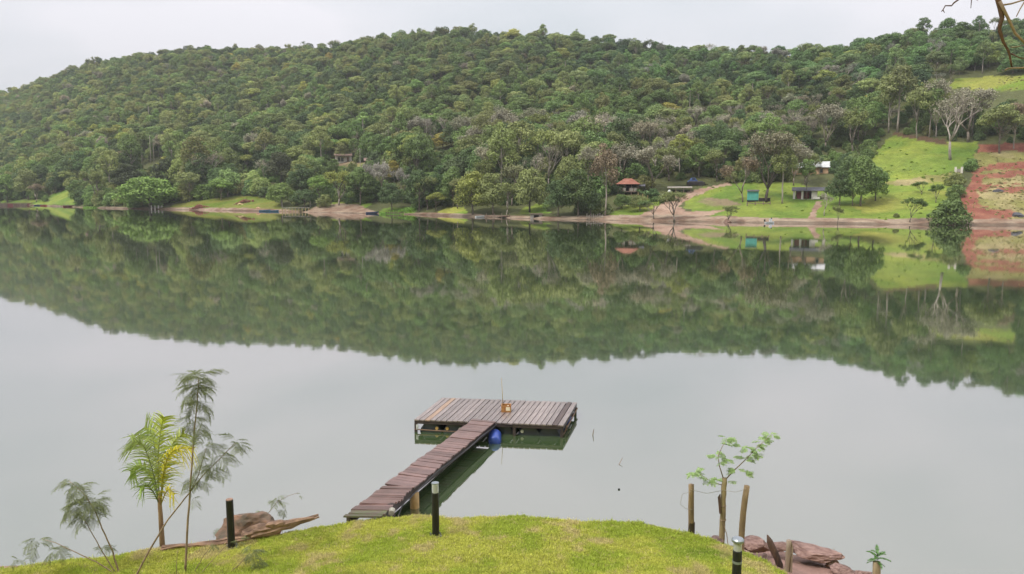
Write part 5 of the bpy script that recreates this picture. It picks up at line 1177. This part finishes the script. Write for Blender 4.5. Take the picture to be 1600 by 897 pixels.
def hillhouses():
    r, s = far('house', 'small pale house with dark window high on the wooded slope', 'house', 537, 254); W = 27 * s
    bx(r, 'wall', 'white_wall', s, -13, 12, -4, 10, 0, 5); w = bx(r, 'window', 'glass_dark', s, -9, 0, 1.5, 8, -.04, .05); bx(r, 'window_frame', 'white_wall', s, -4.9, -4.2, 1.5, 8, -.08, -.045, w); bx(r, 'door', 'brown_wall', s, 5, 8, 0, 8, -.03, .04)
    bx(r, 'veranda_post', 'white_wall', s, -13, -11.5, -4, 11, -1.6, -1.3); bx(r, 'veranda_post', 'white_wall', s, 10.5, 12, -4, 10, -1.6, -1.3)
    gable(r, 'roof', 'pink_roof', -13 * s, 12 * s, 10.5 * s, 14 * s, -1.8, 5, .08, .3)
    r, s = far('house', 'low reddish brown shed half hidden among trees beside the hill house', 'house', 580, 258); bx(r, 'wall', 'brown_wall', s, -10, 10, -4, 7, 0, 4); bx(r, 'window', 'boat_white', s, -6, -1, 1, 4.5, -.04, .04); bx(r, 'door', 'dark_inside', s, 2, 6, -1, 6, -.04, .04); gable(r, 'roof', 'pink_roof', -10 * s, 10 * s, 7 * s, 11 * s, 0, 4, .08, .3)
    r, s = far('hut', 'small hut with pinkish roof left of the hill house', 'hut', 487, 259); bx(r, 'wall', 'weathered_board', s, -6, 6, -4, 6, 0, 3.5); bx(r, 'door', 'dark_inside', s, -1.5, 1.5, -1, 5, -.04, .04); gable(r, 'roof', 'pink_roof', -6.5 * s, 6.5 * s, 6 * s, 11 * s, 0, 3.5, .08, .3)
    r, s = far('shed', 'pale pink tin roof among the trees on the left slope', 'shed', 138, 284); bx(r, 'wall', 'weathered_board', s, -7, 7, -4, 8, 0, 6); gable(r, 'roof', 'pink_roof', -8 * s, 8 * s, 8 * s, 17 * s, 0, 6, .08, .2)
    r, s = far('utility_pole', 'wooden utility pole between the hill house and brown shed', 'pole', 563, 262); MB().tube([(0, 0, -.5), (0, 0, 30 * s)], [.14, .09], 8).build('pole', M_['grey_board'], r); MB().box((0, 0, 28 * s), (1.4, .1, .1)).build('crossarm', M_['grey_board'], r)
hillhouses()
def yard():
    r, s = far('trailer', 'long dark trailer parked beside the dirt track', 'trailer', 1088, 291)
    bx(r, 'body', 'dark_inside', s, -15, 13, 2, 6, 0, 1.8); bx(r, 'load', 'slate_roof', s, -12, 10, 6, 7.5, .1, 1.7)
    for x in (-10, 6, 9): MB().lathe([(.34, -.1), (.34, .1)], (x * s, -.05, .3), 12, axis='y').build('wheel', M_['dark_inside'], r)
    bx(r, 'drawbar', 'dark_inside', s, 13, 18, 2, 2.8, .8, 1)
    r, s = far('car', 'small car under a blue cover behind the dark trailer', 'car', 1083, 287, turn=.2)
    mb = MB(); prof = [(-7, 1.5), (-6.5, 5), (-3.5, 5.6), (-1.8, 9), (3.2, 9), (5.2, 5.8), (7, 5), (7, 1.5)]; n = len(prof)
    mb.add([(x * s, 0, z * s) for x, z in prof] + [(x * s, 1.6, z * s) for x, z in prof], [tuple(range(n)), tuple(reversed(range(n, 2 * n)))] + [(i, (i + 1) % n, (i + 1) % n + n, i + n) for i in range(n)]); mb.build('body', M_['blue_tarp'], r)
    for x in (-4.3, 4.5):
        for y in (-.04, 1.6): MB().lathe([(.3, 0), (.3, .1)], (x * s, y, .3), 12, axis='y').build('wheel', M_['dark_inside'], r)
    bx(r, 'windscreen', 'glass_dark', s, -1.6, 3, 5.8, 8.4, -.03, .02)
    r, s = far('lean_to', 'long low open shelter with pale roof beside the banana plants', 'shelter', 1062, 302)
    for x in (-17, -6, 6, 17): bx(r, 'post', 'weathered_board', s, x - .5, x + .5, -3, 8, 0, .12); bx(r, 'post', 'weathered_board', s, x - .5, x + .5, -3, 9.5, 2.4, 2.52)
    MB().add([(-19 * s, -.3, 8 * s), (19 * s, -.3, 8 * s), (19 * s, 2.8, 9.8 * s), (-19 * s, 2.8, 9.8 * s), (-19 * s, -.3, 8.7 * s), (19 * s, -.3, 8.7 * s), (19 * s, 2.8, 10.5 * s), (-19 * s, 2.8, 10.5 * s)], [(3, 2, 1, 0), (4, 5, 6, 7), (0, 1, 5, 4), (1, 2, 6, 5), (2, 3, 7, 6), (3, 0, 4, 7)]).build('roof', M_['grey_board'], r)
    r, s = far('water_tank', 'white round tank under the left end of the low shelter', 'tank', 1046, 304); MB().lathe([(2.6 * s, 0), (3 * s, .1), (3 * s, 5 * s), (2 * s, 6.5 * s), (.7 * s, 7 * s)], n=14).build('tank', M_['boat_white'], r, smooth=True); MB().lathe([(.9 * s, 7 * s), (.9 * s, 7.5 * s)], n=10).build('lid', M_['boat_blue'], r)
    r, s = far('gate', 'pair of white gate posts at the top of the hedge line', 'gate', 1498, 270)
    for x in (-4.5, 4): bx(r, 'post', 'white_wall', s, x - 1.6, x + 1.6, -2, 9, 0, .35)
    bx(r, 'gate', 'grey_board', s, -2.8, 2.3, 1, 6, .1, .16)
    for i, (px, py, hh) in enumerate(((1004, 309, 17), (1012, 311, 20), (1020, 312, 18), (1028, 311, 15), (997, 305, 14))):
        p = gpt(px, py); s = proj(*p)[2] / F; g = np.random.default_rng(i); V = []; Q = []; H = hh * s
        for k in range(9):
            a = k * 2.4 + i; el = g.uniform(.55, 1.25); d = np.array([math.cos(a) * math.cos(el), math.sin(a) * math.cos(el), math.sin(el)]); sd_ = np.cross(d, [0, 0, 1.0]); sd_ /= np.linalg.norm(sd_); L = H * .75; n0 = len(V)
            for j in range(6):
                t = j / 5; c = np.array([0, 0, H * .35]) + d * L * t + np.array([0, 0, -.5 * L * t * t]); w_ = .26 * math.sin(math.pi * (.08 + .9 * t)); V += [c - sd_ * w_, c + sd_ * w_]
            Q += [(n0 + 2 * j, n0 + 2 * j + 1, n0 + 2 * j + 3, n0 + 2 * j + 2) for j in range(5)]
        r = thing('banana_plant', 'banana plant %s right of the red-roofed stilt house' % ['second from left in the clump', 'third from left and tallest in the clump', 'fourth from left in the clump', 'at the right end of the clump', 'at the left end of the clump'][i], 'plant', p)
        MB().tube([(0, 0, -.3), (0, 0, H * .45)], [.14, .09], 7).build('stem', M_['yellow_post'], r); c = link('leaves', mesh_np('leaves', np.array(V), np.array(Q), mats=[leaf], lv=g.random(len(Q))), r); c['tint'] = (.20, .30, .13)
yard()
def hull(r, m, L, W, H, inner='dark_inside'):
    V = []; n = 9; secs = 5
    for i in range(n):
        t = i / (n - 1); w_ = W / 2 * (1 - max(0, (t - .45) / .55) ** 2.2) * (.85 + .15 * min(1, t * 4)); sh = .18 * H * t * t * 2
        for (a, b) in ((-1, 1), (-.8, .35), (0, 0), (.8, .35), (1, 1)): V.append((-L / 2 + L * t, a * max(w_, .03), H * b - H * .35 + (sh if b > .3 else sh * .5)))
    Fc = []
    for i in range(n - 1):
        for k in range(secs - 1): a = i * secs + k; Fc.append((a, a + 1, a + 1 + secs, a + secs))
    Fc.append((0, 1, 2, 3, 4)); 
    h = MB().add(V, Fc).build('hull', M_[m], r)
    md = h.modifiers.new('t', 'SOLIDIFY'); md.thickness = .05
    MB().box((-L * .1, 0, .0), (L * .55, W * .72, .04)).build('floor', M_[inner], r)
    for x in (-.28, .05): MB().box((L * x, 0, H * .45), (L * .07, W * .84, .04)).build('thwart', M_[inner], r)
def boats():
    for px, py, wpx, m, lab, tn, oz in ((1203, 347, 15, 'boat_white', 'white motor boat moored at the shore below the pavilion', .5, True), (414, 329.6, 17, 'boat_blue', 'left blue rowing boat beside the yellow-posted pier', .05, False), (428, 330.2, 15, 'boat_blue', 'right blue boat touching the yellow-posted pier', -.1, False),
                                        (582, 333, 20, 'boat_navy', 'navy boat moored at the right end of the brown beach', .1, False), (750, 340, 15, 'boat_white', 'small white rowing boat at the dark jetty', .3, False), (71, 321.2, 12, 'boat_red', 'small red boat by the low retaining wall at left', 0, False), (61, 321, 12, 'boat_navy', 'small dark boat beside the red boat at left', .1, False), (110, 324.2, 18, 'maroon', 'maroon boat hauled up right of the retaining wall', .1, False), (2, 320.5, 10, 'boat_white', 'white boat cut off by the left edge', 0, False)):
        r, s = far('boat', lab, 'boat', px, py, turn=tn, off=1.0); L = wpx * s; hull(r, m, L, L * .36, L * .14 + .12)
        if oz:
            MB().box((-L / 2 - .12, 0, .55), (.22, .26, .4)).build('outboard_motor', M_['dark_inside'], r); MB().box((L * .1, 0, .6), (L * .22, L * .22, .55)).build('console', M_['boat_white'], r); MB().box((L * .2, 0, .95), (.04, L * .22, .3)).build('windscreen', M_['glass_dark'], r)
boats()
def jetties():
    r, s = far('retaining_wall', 'low plank retaining wall along the left shore', 'wall', 45, 319.5, off=.2)
    n = 11
    for i in range(n + 1): bx(r, 'pile', 'weathered_board', s, -45 + 95 * i / n - .5, -45 + 95 * i / n + .5, -4, 4.2, -.2, .1)
    for i in range(n): bx(r, 'plank', ('brown_wall', 'weathered_board', 'maroon')[i % 3], s, -45 + 95 * i / n + .6, -45 + 95 * (i + 1) / n - .6, -4, 3.2, -.02, .06)
    bx(r, 'cap', 'weathered_board', s, -46, 51, 3.6, 4.3, .1, .5)
    r, s = far('pier', 'short pier on yellow posts at the left of the brown beach', 'pier', 462, 330.5, off=2.2)
    for i in range(9):
        for y in (0, 1.4): bx(r, 'post', 'yellow_post', s, -20 + 5 * i - .55, -20 + 5 * i + .55, -4, 6.2, y, y + .2)
    for i in range(16): bx(r, 'deck_plank', 'grey_board', s, -21 + 2.65 * i, -21 + 2.65 * i + 2.4, 6.2, 6.9, -.1, 1.7)
    for i, (px, yb, h, lab) in enumerate(((441, 324, 11, 'white mooring post left of the yellow-posted pier'), (485, 323, 10, 'white mooring post right of the yellow-posted pier'))):
        r, s = far('mooring_post', lab, 'post', px, yb); MB().tube([(0, 0, -.6), (0, 0, h * s)], [.16, .13], 8).build('post', M_['grey_board'], r); MB().lathe([(.17, h * s), (.13, h * s + .08)], n=8).build('cap', M_['white_wall'], r)
    r, s = far('jetty', 'dark low jetty with mooring posts beside the white rowing boat', 'jetty', 778, 341, off=1.6)
    for i in range(14): bx(r, 'deck_plank', 'brown_wall', s, -20 + 3 * i, -20 + 3 * i + 2.8, 2.2, 3, -.2, 1.6)
    for x in (-18, -6, 6, 18): bx(r, 'post', 'weathered_board', s, x - .6, x + .6, -4, 7, -.35, -.15); bx(r, 'post', 'grey_board', s, x - .5, x + .5, -4, 5.5, 1.65, 1.8)
    r, s = far('retaining_fence', 'row of short wooden stakes holding the green weedy bank', 'fence', 622, 335.5, off=.2)
    for i in range(14): bx(r, 'stake', ('weathered_board', 'brown_wall')[i % 2], s, -18 + 2.8 * i, -18 + 2.8 * i + 1.3, -3, 3.6 + rnd.uniform(-.7, 1), 0, .15)
    bx(r, 'rail', 'weathered_board', s, -19, 22, 1.6, 2.4, -.08, -.01)
    r, s = far('post_fence', 'four short white posts at the waterline right of the wide dome tree', 'posts', 246, 327.5, off=-.3)
    for x in (-8, -3, 2, 7): bx(r, 'post', 'white_wall', s, x - .8, x + .8, -2, 6, 0, .3)
    bx(r, 'rail', 'grey_board', s, -9, 8, 3, 3.8, -.06, -.01)
    r, s = far('picket_fence', 'thin stake fence left of the tall pale-trunked shore tree', 'fence', 929, 343)
    for i in range(8): bx(r, 'stake', 'grey_board', s, -12 + 3.4 * i - .35, -12 + 3.4 * i + .35, -2, 8 + rnd.uniform(-1.5, 1.5), rnd.uniform(0, .5), rnd.uniform(.52, .6))
    bx(r, 'rail', 'grey_board', s, -13, 13, 4.4, 5, .2, .24)
    r, s = far('culvert', 'grey stone boathouse with dark arched mouth at the shore', 'boathouse', 838, 340.5, off=-.6); W = 19 * s; n = 10; V = [(-W / 2, 0), (-W / 2, 9 * s), (W / 2, 9 * s), (W / 2, 0)]
    for a, b_ in ((-W / 2, -4 * s), (4 * s, W / 2)): MB().box(((a + b_) / 2, .5, 2.5 * s), (b_ - a, 1, 9 * s)).build('wall', M_['grey_board'], r)
    MB().box((0, .52, 6.4 * s), (8 * s, .96, 1.4 * s)).build('lintel', M_['grey_board'], r); MB().box((0, .6, 2.2 * s), (8 * s, .1, 7 * s)).build('mouth_shade', M_['dark_inside'], r); MB().box((0, .6, 7.6 * s), (W + .4, 1.6, .9 * s)).build('roof_slab', M_['weathered_board'], r)  # near-black panel closes the mouth, its colour standing in for the shade inside
    for px, py, n_, w_, lab in ((310, 325, 170, 28, 'large pile of broken red bricks at the left waterline'), (382, 317, 130, 30, 'red brick rubble on the grass above the left shore')):
        p = gpt(px, py); s = proj(*p)[2] / F; mb = MB(); g = random.Random(px)
        for i in range(n_):
            x = g.gauss(0, .38) * w_ * s / 1.5; y = g.uniform(-1, 1.2); z = float(HF(p.x + x, p.y + y)) - p.z + max(0, 1.1 - abs(x) / (w_ * s * .5)) * g.uniform(0, 1.0)
            mb.box((x, y, z), (g.uniform(.2, .5), g.uniform(.2, .35), g.uniform(.12, .28)), g.uniform(0, 3), jit=.04)
        tag(mb.build('brick_rubble', M_['brick_red'], None, p), lab, 'rubble', kind='stuff')
    rock(gpt(376, 320), (1.0, .7, .8), 31, M_['yellow_post'], 'pale beige boulder among the red brick rubble'); rock(gpt(403, 326), (1.0, .7, .7), 35, M_['tan_wall'], 'rounded sandy boulder left of the blue boats')
    rock(gpt(1590, 338), (1.6, .9, .8), 32, M_['slate_roof'], 'dark boulder on the red soil at the right edge'); rock(gpt(1562, 299), (1.6, .7, .5), 33, M_['slate_roof'], 'flat dark rock in the middle of the red soil')
    rock(gpt(1137, 349), (1.1, .9, 1.0), 34, M_['brown_wall'], 'eroded brown root clump under the waterline shrub')
    for px, py, w_, dpt, n_, lab in ((150, 326, 34, 4, 900, 'bright green water weeds floating at the left shore'), (622, 334, 58, 4.5, 1500, 'bright green weedy bank right of the brown beach')):
        p = wpt(px, .3); s = proj(*p)[2] / F; g = np.random.default_rng(px); x = g.uniform(-.5, .5, n_) * w_ * s; y = g.uniform(-1.5, dpt, n_); c, sn = math.cos(-math.atan2(p.x, p.y)), math.sin(-math.atan2(p.x, p.y))
        X, Y = x * c - y * sn, x * sn + y * c; Z = np.maximum(HF(X + p.x, Y + p.y), .02) + g.uniform(.0, .45, n_) * (y > 0) + .04 - p.z
        v, q = cards(np.stack([X, Y, Z], 1), g.normal(size=(n_, 3)) * .5 + np.array([0, -.2, .8]), g.uniform(.25, .55, n_), g)
        o = tag(link('water_weeds', mesh_np('water_weeds', v, q, mats=[leaf], lv=g.random(n_)), None, p), lab, 'weeds', kind='stuff'); o['tint'] = (.18, .33, .05)
jetties()
# ---------------------------------------------------------------- the air over the river
def haze():
    m, t, o = mat('haze_air'); v = N(t, 'ShaderNodeVolumePrincipled'); v.inputs['Density'].default_value = 0.0002; v.inputs['Color'].default_value = (.88, .91, .95, 1); t.links.new(v.outputs[0], o.inputs['Volume'])
    tag(MB().box((0, 800, 68), (5400, 4600, 150)).build('haze', m), 'thin pale haze in the air over the river and hill', 'haze', kind='stuff')
haze()
